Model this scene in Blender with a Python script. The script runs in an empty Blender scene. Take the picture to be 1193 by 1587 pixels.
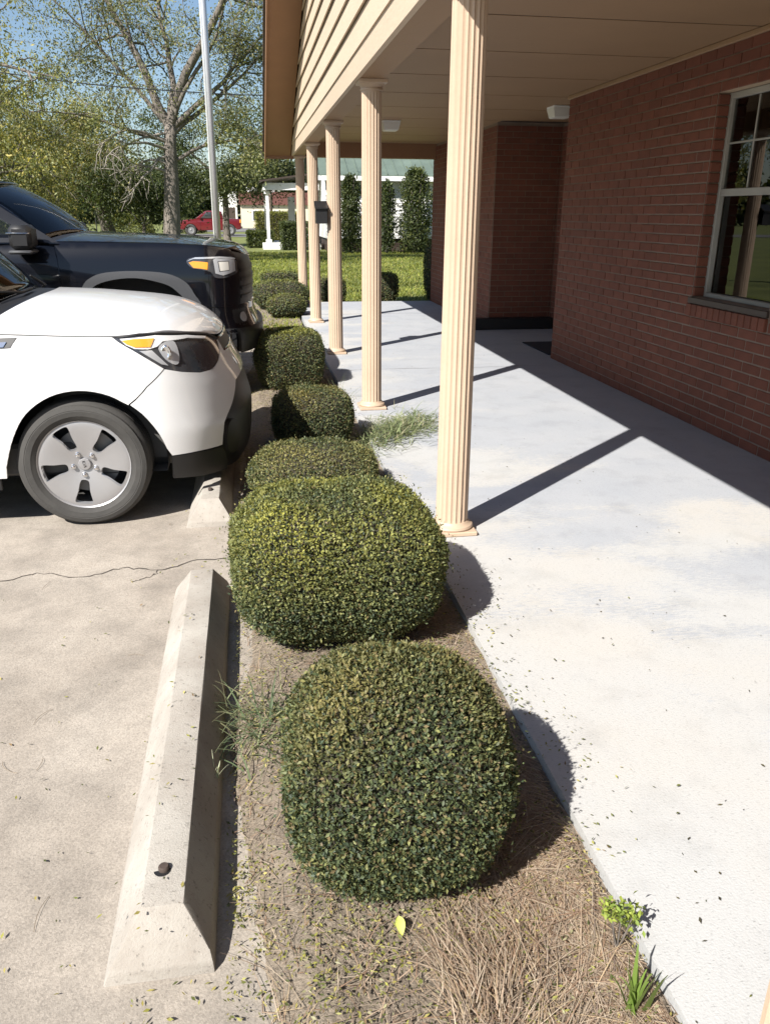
import bpy, bmesh, math, random
import numpy as np
from mathutils import Vector, Matrix, Euler
from mathutils.geometry import delaunay_2d_cdt

# ------------------------------------------------------------------ camera, sky, sun, exposure
sc = bpy.context.scene
COL = sc.collection
PITCH, YAW, ROLL, FPX, CAMH = .35421, .163047, .0055698, 1250.59, 1.43
cam = bpy.data.objects.new('camera', bpy.data.cameras.new('camera'))
COL.objects.link(cam)
fw = Vector((math.sin(YAW)*math.cos(PITCH), math.cos(YAW)*math.cos(PITCH), -math.sin(PITCH)))
rt = Vector((math.cos(YAW), -math.sin(YAW), 0)); up = rt.cross(fw)
r2 = math.cos(ROLL)*rt + math.sin(ROLL)*up; u2 = -math.sin(ROLL)*rt + math.cos(ROLL)*up
m = Matrix((r2, u2, -fw)).transposed().to_4x4(); m.translation = (0, 0, CAMH)
cam.matrix_world = m
cam.data.sensor_fit = 'VERTICAL'; cam.data.sensor_height = 24.0
cam.data.lens = FPX/1587*24.0
cam.data.clip_start = .05; cam.data.clip_end = 3000
sc.camera = cam

SUN = Vector((-1.84, -1.735, 2.29)).normalized()
world = bpy.data.worlds.new('World'); sc.world = world; world.use_nodes = True
nt = world.node_tree; nt.nodes.clear()
wo = nt.nodes.new('ShaderNodeOutputWorld'); bg = nt.nodes.new('ShaderNodeBackground')
sky = nt.nodes.new('ShaderNodeTexSky'); sky.sky_type = 'NISHITA'; sky.sun_disc = False
sky.sun_elevation = math.asin(SUN.z); sky.sun_rotation = math.atan2(SUN.x, SUN.y)
sky.air_density = 1.0; sky.dust_density = .6; sky.ozone_density = 2.2
nt.links.new(sky.outputs[0], bg.inputs[0]); bg.inputs[1].default_value = .066
nt.links.new(bg.outputs[0], wo.inputs[0])
sl = bpy.data.lights.new('sun', 'SUN'); sl.energy = 5.0; sl.angle = math.radians(.53); sl.color = (1, .955, .89)
so = bpy.data.objects.new('sun', sl); COL.objects.link(so)
so.rotation_euler = (-SUN).to_track_quat('-Z', 'Y').to_euler(); so.location = (-30, -30, 40)
sc.view_settings.view_transform = 'Standard'; sc.view_settings.look = 'None'
sc.view_settings.exposure = 1.02; sc.view_settings.gamma = 1.0; sc.view_settings.use_curve_mapping = False

# ------------------------------------------------------------------ helpers
ZG = -.08          # parking lot level; walkway slab is z = 0
def rng(s): return np.random.RandomState(s)

def link_mesh(name, me, parent=None, loc=(0, 0, 0)):
    o = bpy.data.objects.new(name, me); COL.objects.link(o)
    if parent is not None: o.parent = parent
    o.location = loc
    return o
def mkmesh(name, V, F, mat, smooth=False, sharp=None):
    me = bpy.data.meshes.new(name)
    me.from_pydata([tuple(v) for v in V], [], [tuple(f) for f in F])
    if mat: me.materials.append(mat)
    if smooth:
        me.shade_smooth()
        if sharp: me.set_sharp_from_angle(angle=math.radians(sharp))
    me.update()
    return me
def wloc(p):
    v = Vector((0, 0, 0))
    while p is not None: v += p.location; p = p.parent
    return v
def obj(name, V, F, mat, parent=None, smooth=False, sharp=None, origin=None):
    """V in world coordinates; parents carry translations only while building"""
    base = wloc(parent); og = Vector(origin) if origin is not None else base
    V = np.asarray(V, float) - np.array(og)
    return link_mesh(name, mkmesh(name, V, F, mat, smooth, sharp), parent, og-base)
def tag(o, label=None, cat=None, group=None, kind=None):
    if label: o['label'] = label
    if cat: o['category'] = cat
    if group: o['group'] = group
    if kind: o['kind'] = kind
    return o
def thing(name, label, cat, loc=(0, 0, 0), group=None):
    o = bpy.data.objects.new(name, None); COL.objects.link(o); o.location = loc; o.empty_display_size = .1
    return tag(o, label, cat, group)
class MB:
    def __init__(s): s.V = []; s.F = []
    def add(s, V, F):
        n = len(s.V); s.V += [tuple(v) for v in V]; s.F += [tuple(i+n for i in f) for f in F]; return s
    def box(s, lo, hi, bev=0.):
        V, F = boxvf(lo, hi, bev); return s.add(V, F)
    def tube(s, pts, rad, n=8, cap=True):
        V, F = tubevf(pts, rad, n, cap); return s.add(V, F)
    def obj(s, name, mat, parent=None, smooth=False, sharp=None, origin=None):
        return obj(name, s.V, s.F, mat, parent, smooth, sharp, origin)
_bc = {}
def boxvf(lo, hi, bev=0.):
    lo = np.array(lo, float); hi = np.array(hi, float); lo, hi = np.minimum(lo, hi), np.maximum(lo, hi)
    b = min(bev, .45*float((hi-lo).min()))
    if b <= 0:
        V = [(x, y, z) for x in (lo[0], hi[0]) for y in (lo[1], hi[1]) for z in (lo[2], hi[2])]
        return V, [(0, 1, 3, 2), (4, 6, 7, 5), (0, 4, 5, 1), (2, 3, 7, 6), (0, 2, 6, 4), (1, 5, 7, 3)]
    bm = bmesh.new(); bmesh.ops.create_cube(bm, size=1)
    for v in bm.verts:
        for i in range(3): v.co[i] = lo[i] if v.co[i] < 0 else hi[i]
    bmesh.ops.bevel(bm, geom=bm.edges[:], offset=b, segments=1, profile=.5, affect='EDGES')
    bm.verts.index_update()
    V = [tuple(v.co) for v in bm.verts]; F = [[v.index for v in f.verts] for f in bm.faces]; bm.free()
    return V, F
def tubevf(pts, rad, n=8, cap=True):
    P = np.asarray(pts, float); R = np.broadcast_to(np.asarray(rad, float), (len(P),))
    T = np.gradient(P, axis=0); T /= np.linalg.norm(T, axis=1)[:, None]+1e-12
    ref = np.array([0, 0, 1.]) if abs(T[0][2]) < .9 else np.array([1., 0, 0])
    V = []; a = np.arange(n)/n*2*np.pi
    N = np.cross(T[0], ref); N /= np.linalg.norm(N)
    for p, t, r in zip(P, T, R):
        N = N-t*N.dot(t); N /= np.linalg.norm(N)+1e-12; B = np.cross(t, N)
        V += list(p+r*(np.cos(a)[:, None]*N+np.sin(a)[:, None]*B))
    F = []
    for i in range(len(P)-1):
        for j in range(n):
            k = (j+1) % n; F.append((i*n+j, i*n+k, i*n+n+k, i*n+n+j))
    if cap: F.append(tuple(range(n))[::-1]); F.append(tuple(range((len(P)-1)*n, len(P)*n)))
    return V, F
def lathe(prof, c=(0, 0, 0), n=24, axis='Z', cap=True):
    """prof: (radius, height) pairs"""
    V = []; F = []; a = np.arange(n)/n*2*np.pi
    for r, h in prof:
        for t in a:
            x, y, z = r*math.cos(t), r*math.sin(t), h
            if axis == 'Y': x, y, z = x, h, y
            if axis == 'X': x, y, z = h, x, y
            V.append((x+c[0], y+c[1], z+c[2]))
    for i in range(len(prof)-1):
        for j in range(n):
            k = (j+1) % n; F.append((i*n+j, i*n+k, i*n+n+k, i*n+n+j))
    if cap: F.append(tuple(range(n))[::-1]); F.append(tuple(range((len(prof)-1)*n, len(prof)*n)))
    return V, F
def prism(poly, axis, a, b):
    """poly in the two other axes (in order), extruded along axis from a to b"""
    n = len(poly); V = []
    for t in (a, b):
        for p in poly:
            if axis == 'X': V.append((t, p[0], p[1]))
            elif axis == 'Y': V.append((p[0], t, p[1]))
            else: V.append((p[0], p[1], t))
    F = [tuple(range(n))[::-1], tuple(range(n, 2*n))]+[(i, (i+1) % n, n+(i+1) % n, n+i) for i in range(n)]
    return V, F
def box(name, lo, hi, mat, parent=None, bev=.004, origin=None):
    return MB().box(lo, hi, bev).obj(name, mat, parent, origin=origin)
def hermite(x, pts):
    xs = np.array([p[0] for p in pts], float); ys = np.array([p[1] for p in pts], float)
    if x <= xs[0]: return float(ys[0])
    if x >= xs[-1]: return float(ys[-1])
    d = np.diff(ys)/np.diff(xs); mm = np.zeros(len(xs)); mm[0] = d[0]; mm[-1] = d[-1]
    for i in range(1, len(xs)-1): mm[i] = 0 if d[i-1]*d[i] <= 0 else 2*d[i-1]*d[i]/(d[i-1]+d[i])
    i = int(np.searchsorted(xs, x)-1); h = xs[i+1]-xs[i]; t = (x-xs[i])/h
    return float((1+2*t)*(1-t)**2*ys[i]+t*(1-t)**2*h*mm[i]+t*t*(3-2*t)*ys[i+1]+t*t*(t-1)*h*mm[i+1])
def crom(pts, k=5, closed=False):
    P = [np.array(p, float) for p in pts]; n = len(P); out = []
    for i in range(n if closed else n-1):
        p0 = P[(i-1) % n] if closed or i > 0 else P[0]; p1 = P[i]; p2 = P[(i+1) % n]
        p3 = P[(i+2) % n] if closed or i+2 < n else P[-1]
        for j in range(k):
            t = j/k
            out.append(.5*(2*p1+(p2-p0)*t+(2*p0-5*p1+4*p2-p3)*t*t+(3*p1-p0-3*p2+p3)*t**3))
    if not closed: out.append(P[-1])
    return [tuple(p) for p in out]
def copy_tree(o, parent=None, name=None):
    c = o.copy(); COL.objects.link(c); c.parent = parent
    for ch in list(o.children): copy_tree(ch, c)
    return c

# ------------------------------------------------------------------ materials
def nodes_of(m):
    m.use_nodes = True; nt = m.node_tree
    return nt, nt.nodes['Principled BSDF'], nt.nodes['Material Output']
def N(nt, t, **kw):
    n = nt.nodes.new(t)
    for k, v in kw.items():
        if k.startswith('i_'):
            key = k[2:]; key = int(key) if key.isdigit() else key
            n.inputs[key].default_value = v
        else: setattr(n, k, v)
    return n
def coords(nt, scale=(1, 1, 1), kind='Object'):
    tc = N(nt, 'ShaderNodeTexCoord'); mp = N(nt, 'ShaderNodeMapping')
    mp.inputs['Scale'].default_value = scale
    nt.links.new(tc.outputs[kind], mp.inputs[0]); return mp.outputs[0]
def noise(nt, vec, scale, detail=4, rough=.55, dist=0):
    n = N(nt, 'ShaderNodeTexNoise', i_Scale=scale, i_Detail=detail, i_Roughness=rough, i_Distortion=dist)
    nt.links.new(vec, n.inputs['Vector']); return n.outputs['Fac']
def ramp(nt, fac, stops):
    r = N(nt, 'ShaderNodeValToRGB'); e = r.color_ramp.elements
    while len(e) < len(stops): e.new(.5)
    for el, (p, c) in zip(e, stops):
        el.position = p; el.color = (c, c, c, 1) if isinstance(c, (int, float)) else (*c, 1)
    nt.links.new(fac, r.inputs[0]); return r.outputs[0]
def mixc(nt, f, a, b, mode='MIX'):
    n = N(nt, 'ShaderNodeMix', data_type='RGBA', blend_type=mode)
    for sock, v in ((n.inputs[0], f), (n.inputs[6], a), (n.inputs[7], b)):
        if hasattr(v, 'is_output'): nt.links.new(v, sock)
        elif isinstance(v, (int, float)): sock.default_value = v
        else: sock.default_value = (*v, 1)
    return n.outputs[2]
def math_(nt, op, a, b=0.):
    n = N(nt, 'ShaderNodeMath', operation=op)
    for s, v in ((n.inputs[0], a), (n.inputs[1], b)):
        if hasattr(v, 'is_output'): nt.links.new(v, s)
        else: s.default_value = v
    return n.outputs[0]
def bump(nt, bs, h, strength, dist=.01):
    b = N(nt, 'ShaderNodeBump', i_Strength=strength, i_Distance=dist)
    nt.links.new(h, b.inputs['Height']); nt.links.new(b.outputs[0], bs.inputs['Normal'])
def mat(name, col, rough=.6, metal=0., var=.0, vscale=6., bscale=0., bstr=.0, bdist=.004, rnd=0., coat=0., spec=.5, stretch=(1, 1, 1), var2=0., v2scale=60.):
    m = bpy.data.materials.new(name); nt, bs, out = nodes_of(m)
    bs.inputs['Roughness'].default_value = rough; bs.inputs['Metallic'].default_value = metal
    bs.inputs['Specular IOR Level'].default_value = spec; bs.inputs['Coat Weight'].default_value = coat
    bs.inputs['Coat Roughness'].default_value = .04
    c = None
    vec = coords(nt, stretch)
    bright = None
    if var: bright = ramp(nt, noise(nt, vec, vscale, 5), [(.25, 1-var), (.75, 1+var)])
    if var2:
        b2 = ramp(nt, noise(nt, vec, v2scale, 3), [(.25, 1-var2), (.75, 1+var2)])
        bright = b2 if bright is None else mixc(nt, 1., bright, b2, 'MULTIPLY')
    if rnd:
        oi = N(nt, 'ShaderNodeObjectInfo')
        b3 = ramp(nt, oi.outputs['Random'], [(0, 1-rnd), (1, 1+rnd)])
        bright = b3 if bright is None else mixc(nt, 1., bright, b3, 'MULTIPLY')
    if bright is not None: nt.links.new(mixc(nt, 1., col, bright, 'MULTIPLY'), bs.inputs['Base Color'])
    else: bs.inputs['Base Color'].default_value = (*col, 1)
    if bstr: bump(nt, bs, noise(nt, vec, bscale, 4), bstr, bdist)
    return m
def leafmat(name, rough=.45, trans=.3, spec=.4):
    m = bpy.data.materials.new(name); nt, bs, out = nodes_of(m)
    at = N(nt, 'ShaderNodeAttribute', attribute_name='tint')
    nt.links.new(at.outputs['Color'], bs.inputs['Base Color'])
    bs.inputs['Roughness'].default_value = rough; bs.inputs['Specular IOR Level'].default_value = spec
    tr = N(nt, 'ShaderNodeBsdfTranslucent')
    nt.links.new(mixc(nt, 1., at.outputs['Color'], (1.5, 1.5, .7), 'MULTIPLY'), tr.inputs[0])
    mx = N(nt, 'ShaderNodeMixShader', i_0=trans)
    nt.links.new(bs.outputs[0], mx.inputs[1]); nt.links.new(tr.outputs[0], mx.inputs[2])
    nt.links.new(mx.outputs[0], out.inputs[0]); return m
def glassmat(name, tint, rough=.0, ior=1.8):
    m = bpy.data.materials.new(name); nt, bs, out = nodes_of(m)
    nt.nodes.remove(bs)
    fr = N(nt, 'ShaderNodeFresnel', i_IOR=ior); tp = N(nt, 'ShaderNodeBsdfTransparent'); gl = N(nt, 'ShaderNodeBsdfGlossy')
    tp.inputs[0].default_value = (*tint, 1); gl.inputs['Roughness'].default_value = rough
    mx = N(nt, 'ShaderNodeMixShader')
    nt.links.new(fr.outputs[0], mx.inputs[0]); nt.links.new(tp.outputs[0], mx.inputs[1]); nt.links.new(gl.outputs[0], mx.inputs[2])
    nt.links.new(mx.outputs[0], out.inputs[0]); return m

M = {}
M['cream'] = mat('cream_paint', (.46, .345, .235), .55, var=.06, vscale=3, var2=.03, bscale=90, bstr=.25)
M['ceiling'] = mat('ceiling_shaded_cream', (.29, .182, .10), .6, var=.06, vscale=1.5, var2=.03, bscale=50, bstr=.2)  # cream paint darkened: porch shade is put into the ceiling and beam colour
M['siding'] = mat('siding_paint', (.52, .41, .30), .6, var=.05, vscale=4, var2=.04, bscale=60, bstr=.5, stretch=(1, .25, 1))
M['column'] = mat('column_paint', (.45, .338, .245), .45, var=.06, vscale=5, var2=.03, bscale=120, bstr=.15)
M['brown'] = mat('brown_paint', (.24, .125, .062), .55, var=.08, vscale=3)
M['darktrim'] = mat('dark_trim', (.05, .035, .028), .5)
M['shingle'] = mat('roof_shingle', (.10, .085, .075), .9, var=.25, vscale=8, var2=.2)
M['brick'] = mat('brick_face', (.145, .047, .027), .85, var=.14, vscale=9, rnd=.10, var2=.10, v2scale=130, bscale=140, bstr=.6, bdist=.003)
M['mortar'] = mat('mortar', (.20, .15, .115), .95, var=.2, vscale=7, bscale=160, bstr=.5)
M['black'] = mat('black_plastic', (.012, .012, .013), .45, var=.15, vscale=12)
M['blackpaint'] = mat('black_paint', (.013, .013, .014), .5)
M['rubber'] = mat('tyre_rubber', (.045, .043, .04), .8, var=.2, vscale=10, bscale=70, bstr=.3)
M['alloy'] = mat('alloy_rim', (.36, .355, .36), .38, metal=.55, var=.05, vscale=8)
M['alloydim'] = mat('dull_rim', (.22, .22, .22), .5, metal=.3)
M['steel'] = mat('steel', (.45, .45, .46), .35, metal=.8)
M['darksteel'] = mat('dark_steel', (.03, .028, .027), .6, metal=.3)
M['rust'] = mat('rusty_steel', (.05, .035, .028), .8, var=.3, vscale=40)
M['white_car'] = mat('white_car_paint', (.66, .66, .66), .35, coat=.8, var=.012, vscale=3)
M['navy_car'] = mat('black_car_paint', (.003, .0035, .006), .3, coat=.8, spec=.15)
M['red_car'] = mat('red_car_paint', (.13, .008, .013), .3, coat=.8)
M['flare'] = mat('grey_flare', (.045, .047, .052), .55, var=.05)
M['amber'] = mat('amber_lens', (.75, .30, .03), .15, coat=1.0, bscale=150, bstr=.25)
M['chrome'] = mat('chrome', (.75, .76, .78), .12, metal=1.0)
M['lampdark'] = mat('lamp_interior', (.045, .047, .052), .12, coat=1.0, var=.3, vscale=20)
M['lampsilver'] = mat('lamp_reflector', (.55, .57, .60), .22, metal=.45, coat=.8)
M['glass'] = glassmat('window_glass', (.72, .75, .74))
M['carglass'] = glassmat('car_glass', (.60, .64, .62), ior=1.6)
M['interior'] = mat('dark_interior', (.07, .068, .065), .8)
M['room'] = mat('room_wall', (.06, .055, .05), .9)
M['alu'] = mat('window_frame_paint', (.30, .285, .255), .5, var=.1, vscale=9)
M['white'] = mat('white_paint', (.76, .76, .74), .55, var=.05, vscale=3)
M['lampshade'] = mat('frosted_shade', (.62, .60, .55), .4)
M['pole'] = mat('pole_aluminium', (.52, .53, .55), .38, metal=.5, var=.06, vscale=4)
M['wood'] = mat('pole_wood', (.16, .125, .095), .9, var=.2, vscale=8)
M['bark'] = mat('bark', (.15, .13, .112), .95, var=.35, vscale=5, var2=.3, v2scale=22, bscale=14, bstr=1.0, bdist=.05, stretch=(1, 1, .3))
M['twig_core'] = mat('bush_twig_core', (.035, .03, .02), .95, var=.3, vscale=40)  # dark fill of the solid cores inside bushes and hedges
M['greenroof'] = mat('green_metal_roof', (.115, .15, .122), .5, var=.25, vscale=1.2)
M['beige'] = mat('beige_wall', (.62, .54, .42), .8, var=.05, vscale=1)
M['redband'] = mat('red_brown_band', (.13, .05, .04), .8)
M['leaf'] = leafmat('bush_leaf', .52, .24, .28)
M['treeleaf'] = leafmat('tree_leaf', .5, .35, .35)
M['grass'] = leafmat('grass_blade', .5, .3, .3)
M['straw'] = leafmat('dry_straw', .7, .1, .3)
M['mat'] = mat('door_mat', (.016, .014, .02), .95, var=.2, vscale=60)

def slab_material():
    m = bpy.data.materials.new('painted_concrete'); nt, bs, out = nodes_of(m)
    tc = N(nt, 'ShaderNodeTexCoord'); ob = tc.outputs['Object']
    sep = N(nt, 'ShaderNodeSeparateXYZ'); nt.links.new(ob, sep.inputs[0])
    mp = N(nt, 'ShaderNodeMapping'); mp.inputs['Scale'].default_value = (.8, 1.6, 1); mp.inputs['Rotation'].default_value = (0, 0, .35)
    nt.links.new(ob, mp.inputs[0])
    big = noise(nt, mp.outputs[0], .95, 3, .5, .6)
    mp2 = N(nt, 'ShaderNodeMapping'); mp2.inputs['Scale'].default_value = (1.2, 5, 1); mp2.inputs['Rotation'].default_value = (0, 0, .15)
    nt.links.new(ob, mp2.inputs[0])
    fine = noise(nt, mp2.outputs[0], 17, 7, .75)
    # more paint is left far from the walkway's worn outer strip
    gx = math_(nt, 'MULTIPLY', math_(nt, 'SUBTRACT', sep.outputs[0], 1.75), .16)
    gy = math_(nt, 'MULTIPLY', math_(nt, 'SUBTRACT', sep.outputs[1], 2.7), .075)
    gy = math_(nt, 'MINIMUM', gy, .16)
    s = math_(nt, 'ADD', math_(nt, 'ADD', big, gx), gy)
    s = math_(nt, 'ADD', s, math_(nt, 'MULTIPLY', math_(nt, 'SUBTRACT', fine, .5), .62))
    mask = ramp(nt, s, [(.48, 0.), (.58, 1.)])
    worn = mixc(nt, ramp(nt, noise(nt, ob, 1.3, 4), [(.4, 0), (.65, 1)]), (.415, .418, .414), (.43, .418, .396))
    paint = mixc(nt, ramp(nt, noise(nt, ob, 2.1, 4), [(.35, 0), (.7, 1)]), (.325, .342, .37), (.36, .372, .392))
    c = mixc(nt, mask, worn, paint)
    spk = ramp(nt, noise(nt, mp2.outputs[0], 60, 5, .7), [(.33, .58), (.43, 1.), (.8, 1.05)])
    c = mixc(nt, 1., c, spk, 'MULTIPLY')
    stain = ramp(nt, noise(nt, ob, 4.5, 6, .65), [(.3, .88), (.5, 1.)])
    c = mixc(nt, 1., c, stain, 'MULTIPLY')
    nt.links.new(c, bs.inputs['Base Color']); bs.inputs['Roughness'].default_value = .75
    bump(nt, bs, math_(nt, 'ADD', noise(nt, ob, 170, 3), math_(nt, 'MULTIPLY', mask, .3)), .35, .003)
    return m
def lot_material():
    m = bpy.data.materials.new('lot_concrete'); nt, bs, out = nodes_of(m)
    ob = N(nt, 'ShaderNodeTexCoord').outputs['Object']
    a = ramp(nt, noise(nt, ob, .9, 6, .6, .5), [(.33, 0.), (.66, 1.)])
    c = mixc(nt, a, (.262, .228, .19), (.352, .315, .27))
    b = ramp(nt, noise(nt, ob, 5, 6, .65), [(.3, .74), (.6, 1.06)])
    c = mixc(nt, 1., c, b, 'MULTIPLY')
    vo = N(nt, 'ShaderNodeTexVoronoi', i_Scale=210.); nt.links.new(ob, vo.inputs['Vector'])
    g = ramp(nt, vo.outputs['Color'], [(.0, .70), (.5, 1.0), (1., 1.22)])
    c = mixc(nt, .75, c, mixc(nt, 1., c, g, 'MULTIPLY'))
    st = ramp(nt, noise(nt, ob, .55, 3, .5), [(.56, 1.), (.72, .80)])
    c = mixc(nt, 1., c, st, 'MULTIPLY')
    nt.links.new(c, bs.inputs['Base Color']); bs.inputs['Roughness'].default_value = .9
    bump(nt, bs, noise(nt, ob, 150, 4, .7), .55, .004); return m
def block_material():
    m = bpy.data.materials.new('block_concrete'); nt, bs, out = nodes_of(m)
    ob = N(nt, 'ShaderNodeTexCoord').outputs['Object']
    c = mixc(nt, ramp(nt, noise(nt, ob, 5, 6, .65), [(.35, 0), (.65, 1)]), (.29, .26, .225), (.38, .355, .315))
    pit = ramp(nt, noise(nt, ob, 75, 4, .7), [(.30, .55), (.42, 1.)])
    c = mixc(nt, 1., c, pit, 'MULTIPLY')
    nt.links.new(c, bs.inputs['Base Color']); bs.inputs['Roughness'].default_value = .92
    bump(nt, bs, noise(nt, ob, 190, 5, .75), .7, .0035); return m
def soil_material():
    m = bpy.data.materials.new('bed_soil'); nt, bs, out = nodes_of(m)
    ob = N(nt, 'ShaderNodeTexCoord').outputs['Object']
    c = mixc(nt, ramp(nt, noise(nt, ob, 6, 6, .65), [(.35, 0), (.65, 1)]), (.12, .095, .07), (.22, .18, .135))
    c = mixc(nt, ramp(nt, noise(nt, ob, 90, 5, .7), [(.4, 0), (.6, 1)]), c, (.28, .23, .175))
    nt.links.new(c, bs.inputs['Base Color']); bs.inputs['Roughness'].default_value = .95
    bump(nt, bs, noise(nt, ob, 70, 6, .7), 1., .015); return m
def lawn_material():
    m = bpy.data.materials.new('lawn_ground'); nt, bs, out = nodes_of(m)
    ob = N(nt, 'ShaderNodeTexCoord').outputs['Object']
    c = mixc(nt, ramp(nt, noise(nt, ob, .5, 6, .7), [(.35, 0), (.65, 1)]), (.105, .125, .03), (.175, .195, .05))
    c = mixc(nt, 1., c, ramp(nt, noise(nt, ob, 25, 5, .7), [(.3, .6), (.7, 1.25)]), 'MULTIPLY')
    nt.links.new(c, bs.inputs['Base Color']); bs.inputs['Roughness'].default_value = .95; return m
M['slab'] = slab_material(); M['lot'] = lot_material(); M['block'] = block_material(); M['soil'] = soil_material(); M['lawn'] = lawn_material()
M['asphalt'] = mat('asphalt', (.16, .155, .15), .9, var=.1, vscale=1.5, var2=.1, v2scale=40)
M['crack'] = mat('crack_dark', (.06, .05, .042), 1.)

# ------------------------------------------------------------------ ground and setting
def sheet(name, poly, z, mat_, thick=0.):
    if thick: V, F = prism(poly, 'Z', z-thick, z)
    else: V = [(p[0], p[1], z) for p in poly]; F = [tuple(range(len(poly)))]
    return tag(obj(name, V, F, mat_), kind='structure')
sheet('lawn', [(-400, -400), (400, -400), (400, 700), (-400, 700)], -.13, M['lawn'])
lot = sheet('parking_lot', [(-30, -14), (.735, -14), (.735, 11.25), (-30, 11.25)], ZG, M['lot'], .12)
slab = sheet('walkway', [(.735, -14), (3.125, -14), (3.125, 8.22), (3.97, 8.22), (3.97, 10.6), (3.125, 10.6), (3.125, 14.25), (.755, 14.25), (.75, 6)], 0, M['slab'], .2)
sheet('street', [(-90, 59.0), (60, 59.0), (60, 66.5), (-90, 66.5)], -.10, M['asphalt'])
sheet('driveway', [(-7, 75), (3.5, 75), (5, 92), (-7, 92)], -.10, M['asphalt'])
def ribbon(name, pts, w, z, seed, parent):
    r = rng(seed); P = np.array(crom([(p[0], p[1]) for p in pts], 7)); P += r.normal(0, .007, P.shape)
    T = np.gradient(P, axis=0); T /= np.linalg.norm(T, axis=1)[:, None]; Nn = np.stack([-T[:, 1], T[:, 0]], 1)
    ww = w*(.35+r.rand(len(P)))[:, None]
    V = [(a[0], a[1], z) for a in P+Nn*ww]+[(a[0], a[1], z) for a in P-Nn*ww]; n = len(P)
    return obj(name, V, [(i, n+i, n+i+1, i+1) for i in range(n-1)], M['crack'], parent)
ribbon('crack', [(-2.2, 3.33), (-1.5, 3.38), (-1.13, 3.41), (-.99, 3.47), (-.78, 3.40), (-.63, 3.48), (-.45, 3.43), (-.32, 3.51), (-.17, 3.52)], .0035, ZG+.002, 1, lot)
ribbon('crack', [(-.45, 3.43), (-.50, 3.36), (-.56, 3.33)], .002, ZG+.002, 2, lot)
ribbon('crack', [(.80, 7.78), (1.4, 7.8), (2.2, 7.78), (3.1, 7.8)], .003, .002, 4, slab)
ribbon('crack', [(.80, 12.4), (1.9, 12.42), (3.1, 12.4)], .004, .002, 5, slab)

# ------------------------------------------------------------------ brick building
XW = 3.12
bld = thing('brick_building', 'red brick building with cream columned porch and lap siding gable', 'building', (3.12, 6, 0))
C_H, BL, JT = .0683, .203, .0095
box_brick = None
def brick_mesh(L, D, name):
    V, F = boxvf((-L/2, -D/2, -(C_H-JT)/2), (L/2, D/2, (C_H-JT)/2), .0035)
    return mkmesh(name, V, F, M['brick'])
bm_full = {('Y', 0): brick_mesh(BL-JT, .03, 'brick'), ('Y', 1): brick_mesh(BL/2-JT, .03, 'brick')}
cands = []   # (distance, parent, location, rotation z, mesh key, length)
def brick_field(parent, axis, fixed, sgn, a0, a1, z0, z1, holes=(), seed=0):
    """running bond on a wall plane; axis = direction along the wall, fixed = plane coordinate, sgn = outward side"""
    r = rng(seed); nrow = int(round((z1-z0)/C_H))
    for i in range(nrow):
        z = z0+(i+.5)*C_H; t = a0-(BL/2 if i % 2 else 0)
        while t < a1-.02:
            lo, hi = max(t, a0), min(t+BL, a1); t += BL
            segs = [(lo, hi)]
            for (h0, h1, hz0, hz1) in holes:
                if hz0-.01 < z < hz1+.01:
                    ns = []
                    for s0, s1 in segs:
                        if s1 <= h0 or s0 >= h1: ns.append((s0, s1)); continue
                        if s0 < h0: ns.append((s0, h0))
                        if s1 > h1: ns.append((h1, s1))
                    segs = ns
            for s0, s1 in segs:
                if s1-s0 < .02: continue
                c = (s0+s1)/2; off = sgn*(-.0115+r.normal(0, .0009))
                loc = (fixed+off, c, z) if axis == 'Y' else (c, fixed+off, z)
                d = math.dist(loc, (0, 0, CAMH))
                seen = not (axis == 'Y' and c < 4.25)
                cands.append((d+(0 if seen else 100)+(6 if z > 2.3 else 0), parent, loc, 0 if axis == 'X' else math.pi/2, s1-s0-JT, r.normal(0, .003)))
def wall_with_hole(name, x0, x1, ya, yb, z0, z1, hole, parent):
    h0, h1, hz0, hz1 = hole; mb = MB()
    mb.box((x0, ya, z0), (x1, h0, z1)); mb.box((x0, h1, z0), (x1, yb, z1))
    mb.box((x0, h0, z0), (x1, h1, hz0)); mb.box((x0, h0, hz1), (x1, h1, z1))
    return mb.obj(name, M['mortar'], parent)
WIN = (4.60, 5.52, .885, 2.19)
w1 = wall_with_hole('brick_wall', XW, XW+.2, -6, 8.2, 0, 2.6, WIN, bld)
w2 = box('brick_wall', (XW, 10.6, 0), (4.4, 10.8, 2.6), M['mortar'], bld, 0)
w3 = box('brick_wall', (3.97, 8.21, 0), (4.17, 10.595, 2.6), M['mortar'], bld, 0)
w4 = box('brick_wall', (XW, 10.805, 0), (XW+.2, 14.2, 2.6), M['mortar'], bld, 0)
w5 = box('brick_wall', (XW+.205, 8.0, 0), (4.4, 8.2, 2.6), M['mortar'], bld, 0)
w6 = box('brick_wall', (XW+.205, 14.0, 0), (12, 14.2, 2.6), M['mortar'], bld, 0)
brick_field(w1, 'Y', XW, -1, -1.0, 8.2, 0.0, 2.46, [(WIN[0], WIN[1], WIN[2]-.075, WIN[3]), (WIN[0]-.02, WIN[1]+.03, WIN[2]-.133, WIN[2])], 1)
brick_field(w2, 'X', 10.6, -1, XW, 3.965, 0, 2.46, [], 2)
brick_field(w3, 'Y', 3.97, -1, 9.778, 10.592, 0, 2.46, [], 3)
brick_field(w4, 'Y', XW, -1, 10.61, 14.2, 0, 2.46, [], 4)
brick_field(w1, 'X', 8.2, 1, XW+.01, XW+.2, 0, 2.46, [], 5)
brick_field(w4, 'X', 14.2, 1, XW+.01, 6.5, 0, 2.46, [], 6)
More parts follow.
